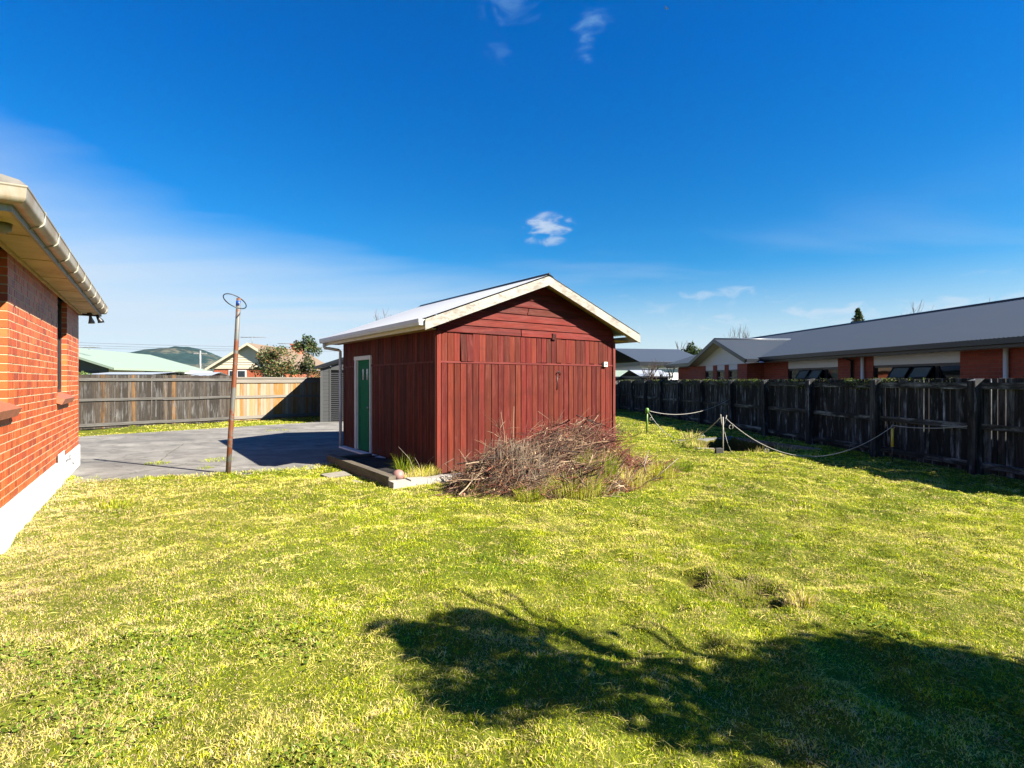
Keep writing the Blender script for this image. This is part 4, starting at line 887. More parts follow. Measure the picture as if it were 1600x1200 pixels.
for i, (a, b) in enumerate(WINS):
    f = MB(); fr = .05
    f.box(a, b, -.115, -.072, WZ, WZ + fr); f.box(a, b, -.115, -.072, ZT - fr, ZT); f.box(a, a + fr, -.115, -.0715, WZ + fr, ZT - fr); f.box(b - fr, b, -.115, -.0715, WZ + fr, ZT - fr); f.box((a + b) / 2 - .02, (a + b) / 2 + .02, -.112, -.075, WZ + fr, ZT - fr)
    wn_ = f.build('window', M['black'], house); f = MB(); f.box(a + fr, b - fr, -.10, -.094, WZ + fr, ZT - fr); f.build('pane', M['glass'], wn_)
    f = MB(); x = a - .06    # sloping brick sill
    while x < b + .05:
        f.add([(x, -.08, WZ + .0), (x + .062, -.08, WZ), (x + .062, .10, WZ - .09), (x, .10, WZ - .09), (x, -.08, WZ - .12), (x + .062, -.08, WZ - .12), (x + .062, .06, WZ - .175), (x, .06, WZ - .175)],
              [(0, 1, 2, 3), (7, 6, 5, 4), (3, 2, 6, 7), (0, 3, 7, 4), (1, 5, 6, 2), (0, 4, 5, 1)], (.7 * random.uniform(.85, 1.1), .22, .11)); x += .070
    f.build('sill', M['brick'], wn_)
# eaves
f = MB(); XO0, XO1, YO = -.32, 7.58, .30
f.box(XO0, XO1, .0, YO, ZT, ZT + .015); f.box(XO0, -.0, -8.2, -.001, ZT, ZT + .015); f.box(HX, XO1, -8.2, -.001, ZT, ZT + .015)
f.box(0, HX, .0, .03, ZT - .035, ZT - .001, (1, .9, .8))
for x in (.6, 1.8, 3.0, 4.2, 5.4, 6.6): f.box(x, x + .03, .031, YO - .002, ZT - .006, ZT + .001, (.9, .85, .8))
f.build('soffit', M['cream'], house)
f = MB(); f.box(XO0 - .02, XO1 + .02, YO, YO + .022, ZT - .03, ZT + .13); f.box(XO1, XO1 + .022, -8.2, YO - .001, ZT - .03, ZT + .13); f.box(XO0 - .022, XO0, -8.2, YO - .001, ZT - .03, ZT + .13); f.build('fascia', M['palegrey'], house)
def gutprof(o): # quarter-round profile at offset o
    pts_ = [(o, ZT + .02)]
    for k in range(9): a = -math.pi / 2 + k * math.pi / 2 / 8; pts_.append((o + .035 + .055 * math.cos(a), ZT + .075 + .055 * math.sin(a)))
    pts_ += [(o + .094, ZT + .135), (o + .10, ZT + .145), (o + .10, ZT + .155), (o + .085, ZT + .155), (o + .083, ZT + .08), (o + .03, ZT + .03), (o, ZT + .03)]
    return pts_
prof = gutprof(YO + .026); f = MB(); np_ = len(prof)
path = [(XO0 - .03, 0), (XO1 + .0, 0)]
vs = [(XO0 - .03, a, b) for a, b in prof] + [(XO1 + (a - YO), a, b) for a, b in prof] + [(XO1 + (a - YO), -8.2, b) for a, b in prof]
fs = [(k * np_ + i, (k + 1) * np_ + i, (k + 1) * np_ + (i + 1) % np_, k * np_ + (i + 1) % np_) for k in range(2) for i in range(np_)] + [tuple(range(np_))[::-1]]
f.add(vs, fs, smooth=False); M['gutter'] = plain('stained_steel_gutter', (0.85, 0.78, 0.62), 0.4, 0.2, var=0.3, scale=3, dirt=(.48, .30, .09), damt=(.38, .62)); gt = f.build('gutter', M['gutter'], house)
x = XO0 + .25
while x < XO1 + .02:
    f = MB(); pts_ = [(x, YO + .022, ZT - .01)] + [(x, YO + .026 + .035 + .062 * math.cos(-math.pi / 2 + k * math.pi / 12), ZT + .075 + .062 * math.sin(-math.pi / 2 + k * math.pi / 12)) for k in range(7)] + [(x, YO + .13, ZT + .15), (x, YO + .10, ZT + .162)]
    f.tube(pts_, .007, 5, (1.2, 1.2, 1.15)); f.build('gutter_bracket', M['palegrey'], gt); x += .78
# hip roof
f = MB(); zr = ZT + .12; hgt = 1.9; W2 = (XO1 - XO0) / 2; xm = (XO0 + XO1) / 2
A = [(XO0 - .05, YO + .05, zr), (XO1 + .05, YO + .05, zr), (XO1 + .05, -8.3, zr), (XO0 - .05, -8.3, zr), (xm, YO - W2, zr + hgt), (xm, -8.3 + W2, zr + hgt)]
f.add(A, [(0, 1, 4), (1, 2, 5, 4), (2, 3, 5), (3, 0, 4, 5)])
for (p, q) in ((0, 4), (1, 4), (4, 5)): f.tube([A[p], A[q]], .09, 8)
f.build('roof', M['tile'], house)
# flood lights at the far eave corner
fl = thing('flood_light', 'pair of dark outdoor flood lamps under the far eave corner', 'outdoor lamp', (0, 0, 0))
fl.matrix_world = Matrix.Translation(Vector(HO)) @ Matrix.Rotation(HA, 4, 'Z')
f = MB(); f.tube([(-.02, .05, ZT - .03), (-.02, .30, ZT - .05)], .018, 6); f.tube([(-.02, .16, ZT - .0), (-.02, .16, ZT - .06)], .04, 10); f.build('bracket', M['black'], fl)
for (y_, z_, dy_) in ((.17, -.10, .02), (.27, -.075, .06)):
    f = MB(); f.tube([(-.02, y_, ZT + z_ + .05), (-.02, y_ + dy_ * .3, ZT + z_), (-.02, y_ + dy_, ZT + z_ - .07), (-.02, y_ + dy_ * 1.1, ZT + z_ - .10)], [.02, .028, .05, .055], 12); h_ = f.build('lamp_head', M['black'] if y_ > .2 else M['grey_metal'], fl)
f = MB(); f.tube([(7.02, .16, ZT + .0), (7.02, .16, ZT - .05), (7.02, .16, ZT - .08)], [.07, .065, .03], 14); o = f.build('soffit_lamp', M['grey_metal']); o.matrix_world = fl.matrix_world.copy(); tag(o, 'small round silver lamp under the soffit near the gutter corner', 'outdoor lamp')
tp = thing('garden_tap', 'small metal garden tap and pipe on the white plinth', 'tap', (0, 0, 0)); tp.matrix_world = fl.matrix_world.copy()
f = MB(); f.tube([(1.9, .02, .33), (1.9, .09, .33), (1.9, .11, .28), (1.9, .11, .25)], .014, 6); f.tube([(1.9, .07, .33), (1.9, .07, .39)], .011, 6); f.tube([(1.86, .07, .40), (1.94, .07, .40)], .012, 6); f.build('spout', M['grey_metal'], tp)
f = MB(); f.tube([(2.35, .035, .0), (2.35, .035, .34), (2.1, .035, .36), (1.92, .035, .34)], .013, 6); f.build('pipe', M['white'], tp)

# ------------------------------------------------------------------ netball hoop pole
def ray(px, py, Y): return Vector(((px - 800) / FPX * Y, Y, CAMZ + (HOR - py) / FPX * Y))
pt = ray(373, 466, 9.18); pb = Vector((-4.88, 9.22, 0)); hp = thing('hoop_pole', 'leaning rusty galvanised pole with black hoop and blue tape', 'netball hoop', pb)
f = MB(); d = pt - pb; f.tube([d * t + Vector((.012 * math.sin(t * 3), 0, 0)) + (Vector((0, 0, -.15)) if t == 0 else Vector()) for t in (0, .25, .5, .75, 1)], [.042, .041, .039, .038, .036], 14, (.22, .225, .20)); f.build('pole', M['pole'], hp)
f = MB(); M['blue'] = plain('blue_tape', (.01, .10, .55), .4); f.tube([d * .957, d * .985], .0385, 14); f.build('tape_band', M['blue'], hp)
cen = ray(367, 470.5, 9.05) - pb; f = MB(); ua = Vector((.168, .0, -.118)); ub = Vector((.0, .185, .072)); f.tube([cen + ua * math.cos(k * math.pi / 18) + ub * math.sin(k * math.pi / 18) for k in range(37)], .009, 6, cap=False)
f.tube([cen + ub * .95, d * .97], .01, 6); f.build('hoop', M['black'], hp)

# ------------------------------------------------------------------ neighbour's grey garage
gO = Vector((-7.35, 20.7, 0)); gar = thing('grey_garage', 'grey weatherboard garage with roller door behind the red shed', 'garage', gO, R(18)); GW, GH, GL = 4.2, 2.2, 6.0
f = MB(); 
for z in np.arange(0, GH, .14):
    f.box(0, .33, -.01, .02, z, z + .135, (1, 1, 1)); f.box(GW - .33, GW, -.01, .02, z, z + .135)
    f.box(-.01, .02, .021, GL, z, z + .135); f.box(GW - .02, GW + .01, .021, GL, z, z + .135); f.box(0, GW, GL, GL + .02, z, z + .135)
f.prism([(0, GH), (GW, GH), (GW / 2, GH + .72)], 0, .03, 'y'); f.prism([(0, GH), (GW, GH), (GW / 2, GH + .72)], GL, GL + .02, 'y'); f.build('wall', M['garage'], gar)
f = MB()
for z in np.arange(.03, 2.02, .075): f.tube([(.34, .07, z + .037), (GW - .34, .07, z + .037)], .036, 6, smooth=False)
f.build('roller_door', M['roller'], gar)
f = MB(); f.box(.30, .36, -.03, .03, 0, 2.06); f.box(GW - .36, GW - .30, -.03, .03, 0, 2.06); f.box(.36, GW - .36, -.03, .03, 2.02, 2.2); f.box(-.03, .06, -.03, .05, 0, GH, (1.3, 1.3, 1.3)); f.build('door_frame', M['garage'], gar)
f = MB(); f.add([(-.25, -.2, GH - .06), (GW / 2, -.2, GH + .76), (GW / 2, GL + .2, GH + .76), (-.25, GL + .2, GH - .06), (GW + .25, -.2, GH - .06), (GW + .25, GL + .2, GH - .06)], [(0, 1, 2, 3), (1, 4, 5, 2)])
f.prism([(-.25, GH - .07), (GW / 2, GH + .75), (GW + .25, GH - .07), (GW + .25, GH - .17), (GW / 2, GH + .64), (-.25, GH - .17)], -.22, -.2, 'y'); f.build('roof', M['darkfascia'], gar)

# ------------------------------------------------------------------ long neighbour house on the right (local x along fence direction, y away from us)
NO = Vector((10.3, 10.8, 0)); NA = math.atan2(.996, -.089); nh = thing('long_brick_house', 'long low red brick house under a slate blue corrugated roof beyond the right fence', 'house', NO, NA)
# local: +x along FD, local +y = (-.996,-.089) = towards us ; so away is -y
def sx(px, off): # x along local for picture column px on the plane offset 'off' towards us
    ox, oy = NO.x - .996 * off, NO.y - .089 * off; r = (px - 800) / FPX; return (ox - r * oy) / (.089 + .996 * r)
WY = -.5; X0n = -9.0; X1n = sx(1186, 0) + 9.5; DR, ZE2, ZR2 = 4.3, 2.5, 3.885
f = MB(); w1a, w1b = sx(1500, WY), sx(1364, WY); w2a, w2b = sx(1309, WY), sx(1231, WY)
PT, PB, WB = 2.30, 2.04, 1.0
cols_ = [(X0n + .5, w1a, 0), (w1a, w1b, 1), (w1b, w2a, 0), (w2a, w2b, 1), (w2b, X1n - .5, 0)]
for a, b, k in cols_:
    f.box(a, b, WY - .2, WY, 0, PT if not k else WB)
f.build('wall', M['fbrick'], nh)
f = MB(); f.box(X0n + .5, X1n - .5, -2 * DR + .5, -2 * DR + .7, 0, PT); f.box(X0n + .5, X0n + .7, -2 * DR + .7, WY - .2, 0, PT); f.box(X1n - .7, X1n - .5, -2 * DR + .7, WY - .2, 0, PT); f.build('wall', M['fbrick'], nh)
for a, b, k in cols_:
    if k: f = MB(); f.box(a, b, WY - .15, WY - .02, PB, PT); f.build('panel_band', M['paintwhite'], nh)
for (a, b, npn) in ((w1a, w1b, 4), (w2a, w2b, 4)):
    f = MB(); f.box(a, b, WY - .12, WY - .03, PB - .07, PB - .001); f.box(a, b, WY - .12, WY - .03, WB, WB + .06); st_ = (b - a) / npn
    for i in range(npn + 1): f.box(a + i * st_ - .03, a + i * st_ + .03, WY - .119, WY - .031, WB + .06, PB - .07)
    f.box(a, b, WY - .119, WY - .032, 1.62, 1.67)
    wn_ = f.build('window', M['darkfascia'], nh)
    for i in range(npn):
        f = MB(); f.box(a + i * st_ + .03, a + (i + 1) * st_ - .03, WY - .09, WY - .08, WB + .06, PB - .07); f.build('pane', M['glass'], wn_)
        if i in (1, 2): # awning sash propped open
            f = MB(); a0_, a1_ = a + i * st_ + .05, a + (i + 1) * st_ - .05
            for (u0, u1, v0, v1) in ((0, 1, 0, .08), (0, 1, .92, 1), (0, .04, .08, .92), (.96, 1, .08, .92)):
                P_ = lambda u, v: (a0_ + (a1_ - a0_) * u, WY - .02 + .20 * v, PB - .08 - .30 * v)
                q = [P_(u0, v0), P_(u1, v0), P_(u1, v1), P_(u0, v1)]; f.add(q + [(x_, y_ + .02, z_ + .02) for x_, y_, z_ in q], [(0, 1, 2, 3), (7, 6, 5, 4), (0, 4, 5, 1), (1, 5, 6, 2), (2, 6, 7, 3), (3, 7, 4, 0)])
            s_ = f.build('open_sash', M['darkfascia'], wn_); f = MB(); q = [P_(.04, .08), P_(.96, .08), P_(.96, .92), P_(.04, .92)]; f.add(q + [(x_, y_ + .006, z_ + .006) for x_, y_, z_ in q], [(0, 1, 2, 3), (7, 6, 5, 4)]); f.build('sash_pane', M['glass_pale'], wn_)
for px in (1348, 1572):
    x_ = sx(px, WY + .06); f = MB(); f.tube([(x_, WY + .07, 0), (x_, WY + .07, 2.32)], .045, 10); f.build('downpipe', M['paintwhite'], nh)
f = MB(); x_ = sx(1331, WY + .06); f.tube([(x_, WY + .06, 0), (x_, WY + .06, 2.2), (x_ + .05, -.1, 2.36)], .04, 8); f.build('downpipe', M['darkfascia'], nh)
# corrugated sheet with ribs up the slope: function along local x
def corr_roof(m, xa, xb, e, r, pitch=.10, amp=.012, clip=None):
    """e=(y,z) eave, r=(y,z) ridge, clip(x)-> (t0,t1) portion of slope"""
    n = int((xb - xa) / pitch * 4); vs = []; L = math.hypot(r[0] - e[0], r[1] - e[1]); ny_, nz_ = -(r[1] - e[1]) / L, (r[0] - e[0]) / L
    if nz_ < 0: ny_, nz_ = -ny_, -nz_
    for i in range(n + 1):
        x = xa + (xb - xa) * i / n; a = amp * math.sin(2 * math.pi * (x - xa) / pitch); t0, t1 = clip(x) if clip else (0, 1)
        for t in (t0, t1): vs.append((x, e[0] + (r[0] - e[0]) * t + ny_ * a, e[1] + (r[1] - e[1]) * t + nz_ * a))
    m.add(vs, [(2 * i, 2 * i + 2, 2 * i + 3, 2 * i + 1) for i in range(n)], smooth=True)
f = MB(); corr_roof(f, X0n, X1n, (0, ZE2), (-DR, ZR2)); corr_roof(f, X0n, X1n, (-2 * DR, ZE2), (-DR, ZR2)); rfn = f.build('roof', M['slate_roof'], nh)
f = MB(); f.tube([(X0n, -DR, ZR2 + .01), (X1n, -DR, ZR2 + .01)], .045, 8); f.build('ridge_cap', M['darkfascia'], rfn)
f = MB(); f.box(X0n, X1n, -.03, .0, ZE2 - .2, ZE2 - .02); f.box(X0n, X1n, .001, .11, ZE2 - .13, ZE2 - .01); f.build('gutter', M['darkfascia'], nh)
f = MB(); f.box(X0n + .02, X1n - .02, WY - .3, -.031, PT + .0, PT + .02); f.build('soffit', M['paintwhite'], nh)
f = MB(); f.prism([(0, ZE2 - .02), (-DR, ZR2 - .02), (-2 * DR, ZE2 - .02), (-2 * DR, ZE2 - .2), (0, ZE2 - .2)], X0n + .01, X0n + .04, 'x'); f.prism([(0, ZE2 - .02), (-DR, ZR2 - .02), (-2 * DR, ZE2 - .02), (-2 * DR, ZE2 - .2), (0, ZE2 - .2)], X1n - .04, X1n - .01, 'x'); f.build('gable_end', M['greywall'], nh)
# gable wing
GY = .70; gx0, gx1 = sx(1165, GY), sx(1076, GY); gm = (gx0 + gx1) / 2; GZ_, GR = 2.42, 3.36
FW = GY - .5   # wing wall plane, towards us
f = MB(); wl = lambda px: sx(px, FW)
wlist = [wl(1152), wl(1138), wl(1132), wl(1120), wl(1114), wl(1102)]; xr, xl = wl(1167), wl(1078)
for a, b in ((xr, wlist[0]), (wlist[1], wlist[2]), (wlist[3], wlist[4]), (wlist[5], xl)): f.box(a, b, FW - .2, FW, 0, 2.3)
f.box(xr, xr + .2, WY, FW - .2, 0, 2.3); f.box(xl - .2, xl, WY, FW - .2, 0, 2.3)
wing = f.build('wing_wall', M['fbrick'], nh)
for a, b in ((wlist[0], wlist[1]), (wlist[2], wlist[3]), (wlist[4], wlist[5])):
    f = MB(); f.box(a, b, FW - .12, FW - .03, 1.1, 1.16); f.box(a, b, FW - .12, FW - .03, 2.0, 2.06); f.box(a, b, FW - .12, FW - .03, 1.72, 1.77); f.box(a, a + .05, FW - .12, FW - .031, 1.16, 2.0); f.box(b - .05, b, FW - .12, FW - .031, 1.16, 2.0); wn_ = f.build('window', M['darkfascia'], nh)
    f = MB(); f.box(a + .05, b - .05, FW - .09, FW - .08, 1.16, 2.0); f.build('pane', M['glass'], wn_)
    f = MB(); f.box(a, b, FW - .1, FW - .02, 2.06, 2.3); f.build('panel_band', M['paintwhite'], wn_)
f = MB(); z = 2.28; sl2 = (GR - GZ_) / (gm - gx0)
while z < GR - .12:
    z1 = min(z + .15, GR - .08); h0 = (GR - .05 - z) / sl2; h1 = (GR - .05 - z1) / sl2
    f.add([(gm - h0, FW + .03, z), (gm + h0, FW + .03, z), (gm + h1, FW + .012, z1), (gm - h1, FW + .012, z1), (gm - h0, FW - .1, z), (gm + h0, FW - .1, z), (gm + h1, FW - .1, z1), (gm - h1, FW - .1, z1)], [(3, 2, 1, 0), (4, 5, 6, 7), (1, 5, 4, 0), (2, 6, 5, 1), (3, 7, 6, 2), (0, 4, 7, 3)]); z = z1
f.build('gable_boards', M['paintwhite'], nh)
# wing roof (ribs run down each side); spread along local y from GY back to the main roof
def wingside(m, xe):
    n = int((GY + 3.2) / .10 * 4); vs = []
    for i in range(n + 1):
        y = GY - (GY + 3.2) * i / n; a = .012 * math.sin(2 * math.pi * (GY - y) / .10)
        # clip where the main roof rises above: main z = ZE2 + (-y)*(ZR2-ZE2)/DR
        zm = ZE2 + max(0, -y) * (ZR2 - ZE2) / DR - .03
        t1 = 1.0; t0 = 0.0
        if y < 0: t0 = min(1.0, max(0, (zm - GZ_) / (GR - GZ_)))
        for t in (t0, t1): vs.append((xe + (gm - xe) * t, y, GZ_ + (GR - GZ_) * t + a))
    m.add(vs, [(2 * i, 2 * i + 1, 2 * i + 3, 2 * i + 2) for i in range(n)], smooth=True)
f = MB(); wingside(f, gx0); wingside(f, gx1); wr = f.build('wing_roof', M['slate_roof'], nh)
f = MB(); f.tube([(gm, GY, GR + .01), (gm, -2.7, GR + .01)], .04, 8, (6, 6, 6)); f.build('ridge_cap', M['darkfascia'], wr)
f = MB(); bp = lambda xa, za, xb, zb: [(xa, za), (xb, zb), (xb, zb - .17), (xa, za - .17)]
for xe in (gx0, gx1): f.prism(bp(xe, GZ_ + .01, gm, GR + .01), GY, GY + .03, 'y')
f.build('barge_board', M['darkfascia'], nh)
for g_ in (gx0 - .1, gx1): f = MB(); f.box(g_, g_ + .1, .12, GY, GZ_ - .12, GZ_ - .01); f.build('gutter', M['darkfascia'], wr)
f = MB(); f.prism([(gx0, GZ_ - .1), (gm, GR - .1), (gm, GR - .12), (gx0, GZ_ - .12)], FW + .03, GY - .002, 'y'); f.prism([(gx1, GZ_ - .1), (gm, GR - .1), (gm, GR - .12), (gx1, GZ_ - .12)], FW + .03, GY - .002, 'y'); f.build('soffit', M['creamboard'], wr)
f = MB(); f.box(gx1 + .0, gx1 + 2.2, -.4, .45, GZ_ - .12, GZ_ - .02); f.box(gx1 + .15, gx1 + 2.1, -.5, -.42, 0, GZ_ - .12, (1, 1, 1)); f.build('porch_roof', M['darkfascia'], nh)

# ------------------------------------------------------------------ background buildings
def hut(name, label, cat, px0, px1, Y, ztop, wallm, roofm, zr, depth=6, ang=0.0, over=.3, fas=.22, slopeback=True):
    a = ray(px0, HOR, Y); L = (px1 - px0) / FPX * Y; t = thing(name, label, cat, (a.x, a.y, 0), ang)
    f = MB(); f.box(0, L, 0, depth, 0, ztop); w_ = f.build('wall', wallm, t)
    f = MB(); f.add([(-over, -over, ztop + .02), (L + over, -over, ztop + .02), (L + over, depth / 2, zr), (-over, depth / 2, zr), (L + over, depth + over, ztop + .02), (-over, depth + over, ztop + .02)], [(0, 1, 2, 3), (3, 2, 4, 5)]); f.build('roof', roofm, t)
    f = MB(); f.box(-over, L + over, -over - .02, -over, ztop - fas, ztop + .015); f.box(-over - .02, -over, -over, depth + over, ztop - fas, ztop + .015); f.build('fascia', M['darkfascia'], t)
    return t
t = hut('pale_building', 'pale distant building with wide slate roof beyond the gable wing', 'building', 1003, 1110, 36, 2.85, M['paintwhite'], M['slate_roof'], 4.0, 8, R(12), .35, .24)
t = hut('low_shed', 'low corrugated shed roof just above the dark fence', 'shed', 1003, 1046, 31, 1.85, M['greywall'], M['pale_roof'], 2.25, 3, R(8), .2, .08)
t = hut('green_shed', 'low dull green roofed shed beside the red shed corner', 'shed', 940, 1000, 34, 1.85, M['greywall'], M['green_roof'], 2.3, 4, 0, .2, .1)
# green-roofed house, left
gn = thing('green_roof_house', 'low house with pale green roof beyond the left fence', 'house', (-22.25, 30, 0), 0)
f = MB(); f.box(-9, -.7, 0.6, 11.2, 0, 2.3); f.build('wall', M['paintwhite'], gn)
f = MB(); f.prism([(-9.2, 2.3), (-.6, 2.3), (-4.5, 3.45)], .5, .62, 'y'); f.box(-9, -.7, .5, .598, 0, 2.3, (1, 1, 1)); f.build('gable_wall', M['greywall'], gn)
f = MB(); EZ = 2.33; f.add([(0, 0, EZ), (-1, 11.5, EZ), (-4.6, 9.9, 3.53), (-4.0, -.1, 3.62), (-8.5, 0, EZ), (-9.4, 11.5, EZ)], [(0, 1, 2, 3), (1, 5, 2), (3, 2, 5, 4)]); r_ = f.build('roof', M['green_roof'], gn)
f = MB(); f.add([(0, -.02, EZ - .12), (0, -.02, EZ + .01), (-4.0, -.12, 3.63), (-4.0, -.12, 3.5), (-8.5, -.02, EZ + .01), (-8.5, -.02, EZ - .12)], [(0, 1, 2, 3), (3, 2, 4, 5)]); f.add([(.02, 0, EZ - .12), (.02, 0, EZ), (-.98, 11.5, EZ), (-.98, 11.5, EZ - .12)], [(0, 1, 2, 3)]); f.build('fascia', M['green_roof'], gn)
for (y0, y1) in ((3.6, 5.3), (6.0, 7.6)):
    f = MB(); f.box(-.71, -.66, y0, y1, 1.75, 2.2); w_ = f.build('window', M['black'], gn); f = MB(); f.box(-.659, -.655, y0 + .06, y1 - .06, 1.8, 2.15); f.build('pane', M['glass'], w_)
f = MB(); f.box(-4.5, -1.2, .45, .499, 1.4, 2.15); w_ = f.build('window', M['black'], gn)
# carport, canopy
hut('carport', 'flat pale carport roof showing above the left fence', 'carport', 140, 235, 23.5, 1.86, M['paintwhite'], M['pale_roof'], 2.0, 3, 0, .2, .05)
hut('garden_shed', 'white garden shed low behind the left fence', 'shed', 290, 327, 30, 1.85, M['paintwhite'], M['pale_roof'], 2.1, 2, 0, .1, .03)
# cream house
ch = thing('cream_gable_house', 'cream weatherboard gabled house with brown roof beyond the left fence', 'house', (-17.1, 35, 0), 0)
f = MB(); z = 2.5
while z < 3.9:
    z1 = min(z + .16, 3.95); h0 = (4.02 - z) / .61; h1 = (4.02 - z1) / .61; f.add([(-h0, -.03, z), (h0, -.03, z), (h1, 0, z1), (-h1, 0, z1), (-h0, .2, z), (h0, .2, z), (h1, .2, z1), (-h1, .2, z1)], [(0, 1, 2, 3), (5, 4, 7, 6), (0, 4, 5, 1), (3, 2, 6, 7)]); z = z1
f.box(-2.45, 2.45, -.03, .2, 2.38, 2.499); f.build('gable_boards', M['creamboard'], ch)
f = MB(); f.box(-2.3, 2.3, .02, 9, 0, 2.38); f.build('wall', M['obrick'], ch)
f = MB(); f.add([(-2.7, -.3, 2.38), (0, -.3, 4.06), (0, 9.3, 4.06), (-2.7, 9.3, 2.38), (2.7, -.3, 2.38), (2.7, 9.3, 2.38)], [(0, 1, 2, 3), (1, 4, 5, 2)]); r_ = f.build('roof', M['brown_roof'], ch)
f = MB(); f.prism([(-2.72, 2.38), (0, 4.06), (2.72, 2.38), (2.72, 2.22), (0, 3.9), (-2.72, 2.22)], -.33, -.3, 'y'); f.build('barge_board', M['creamboard'], ch)
for (x0, x1) in ((-1.35, -.2), (.95, 2.2)):
    f = MB(); f.box(x0, x1, -.01, .03, 1.2, 2.3); w_ = f.build('window', M['paintwhite'], ch); f = MB(); f.box(x0 + .08, (x0 + x1) / 2 - .04, -.02, -.011, 1.25, 2.24); f.box((x0 + x1) / 2 + .04, x1 - .08, -.02, -.011, 1.25, 2.24); f.build('pane', M['glass'], w_)
cy_ = ray(464, 545, 42) - Vector((-17.1, 35, 0)); f = MB(); f.box(cy_.x - .33, cy_.x + .33, cy_.y - .33, cy_.y + .33, 2.5, 4.35); f.box(cy_.x - .4, cy_.x + .4, cy_.y - .4, cy_.y + .4, 4.35, 4.48); c_ = f.build('chimney', M['obrick'], ch)
f = MB(); f.tube([(cy_.x, cy_.y, 4.48), (cy_.x, cy_.y, 4.75)], .12, 8); f.build('chimney_pot', M['black'], c_)
def antenna(px, py, Y, w_, label, zb):
    p = ray(px, py, Y); t = thing('tv_antenna', label, 'antenna', (p.x, p.y, zb), 0, 'roof antennas'); f = MB(); f.tube([(0, 0, 0), (0, 0, p.z - zb)], .02, 5); f.build('mast', M['grey_metal'], t)
    f = MB(); f.tube([(-w_ / 2, 0, p.z - zb), (w_ / 2, .1, p.z - zb + .02)], .018, 5)
    for k in range(7): x_ = -w_ / 2 + w_ * k / 6; f.tube([(x_, -.3, p.z - zb + .01), (x_, .35, p.z - zb + .01)], .012, 4)
    f.build('boom', M['grey_metal'], t)
antenna(394, 527, 36, 1.55, 'wide thin antenna above the cream gable peak', 3.9)
antenna(139, 543, 31, .75, 'small antenna above the pale green roof', 3.4)
antenna(447, 537, 41, 1.2, 'faint antenna left of the brick chimney', 4.0)

# ------------------------------------------------------------------ trees
def branch(f, p, d, L, r, depth, tips, spread=.55, up=.15, col=(1, 1, 1), nb=(2, 4)):
    pts = [p]; q = p.copy(); dd = d.copy()
    for k in range(3):
        dd = (dd + Vector((random.gauss(0, .12), random.gauss(0, .12), up * .4))).normalized(); q = q + dd * L / 3; pts.append(q.copy())
    f.tube(pts, [r, r * .85, r * .72, r * .6], 5 if r > .02 else 3, col, cap=False)
    if depth == 0: tips.append(q); return
    for _ in range(random.randint(*nb)):
        nd = (dd + Vector((random.gauss(0, spread), random.gauss(0, spread), random.gauss(up, spread * .5)))).normalized(); b = pts[random.choice((1, 2, 3, 3))]
        branch(f, b, nd, L * random.uniform(.6, .82), r * .58, depth - 1, tips, spread, up, col, nb)
def leafy(name, label, cat, loc, H, rad, trunk, pal, nl, ls, crown_z=None, depth=3, group=None, cl=.35, blobs=26, squash=.8):
    t = thing(name, label, cat, (loc[0], loc[1], 0), random.uniform(0, 6), group); f = MB(); tips = []
    branch(f, Vector((0, 0, -.1)), Vector((0, 0, 1)), H * trunk, H * .03, depth, tips, .6, .25); f.build('trunk', M['bark'], t)
    cz_ = crown_z or H * .6; pts = []; cc = []
    cs_ = []
    for k in range(blobs):
        u = Vector((random.gauss(0, 1), random.gauss(0, 1), random.gauss(0, 1))).normalized() * random.uniform(.35, 1.0) ** .6
        cs_.append((u.x * rad * .8, u.y * rad * .8, cz_ + u.z * (H - cz_) * squash, random.uniform(.6, 1.2)))
    per = nl // blobs
    for (x, y, z, s) in cs_:
        g = rng.normal(0, 1, (per, 3)); g /= np.maximum(np.linalg.norm(g, axis=1), .3)[:, None]; g *= (rng.random(per) ** .45)[:, None] * rad * cl * s
        pts.append(g + np.array((x, y, z))); c = np.array(pal)[rng.integers(0, len(pal), per)] * rng.uniform(.6, 1.35, per)[:, None] * random.uniform(.75, 1.2); cc.append(c)
    P = np.concatenate(pts); k = P[:, 2] > .05; leafquads('crown', P[k], ls, np.concatenate(cc)[k], M['leaf'], t); return t
def bare(label, px, pyt, Y, spread=.5, col=(.9, .85, .8), depth=4, name='bare_tree'):
    p = ray(px, pyt, Y); t = thing(name, label, 'tree', (p.x, p.y, 0), random.uniform(0, 6), 'bare winter trees beyond the roofs'); f = MB(); tips = []
    branch(f, Vector((0, 0, 0)), Vector((0, 0, 1)), p.z * .38, .09, depth, tips, spread, .5, col, (3, 4)); zmax = max(v[2] for v in f.v); s = p.z / zmax; f.v = [(v[0] * s, v[1] * s, v[2] * s) for v in f.v]
    f.build('trunk', M['bark'], t)
DG = [(.045, .085, .018), (.07, .12, .03), (.10, .15, .04), (.03, .055, .015)]
MAG = DG + [(.20, .12, .05), (.28, .15, .06), (.14, .19, .05), (.30, .20, .10)]
leafy('magnolia_tree', 'bushy green and bronze leaved tree above the newer fence', 'tree', ray(432, HOR, 27)[:2], 3.45, 1.25, .25, MAG, 4200, .065, 2.35, blobs=34, cl=.36, depth=4)
leafy('bushy_tree', 'taller green tree with open top beside the brick chimney', 'tree', ray(478, HOR, 28.5)[:2], 4.05, .85, .22, DG + [(.2, .17, .07)], 2600, .065, 2.9, blobs=24, cl=.36, depth=4)
leafy('reddish_shrub', 'low orange brown shrub between the trees and grey garage', 'shrub', ray(492, HOR, 31)[:2], 2.45, .8, .4, [(.30, .18, .07), (.24, .18, .06), (.18, .09, .05)], 1400, .06, 1.7, blobs=16)
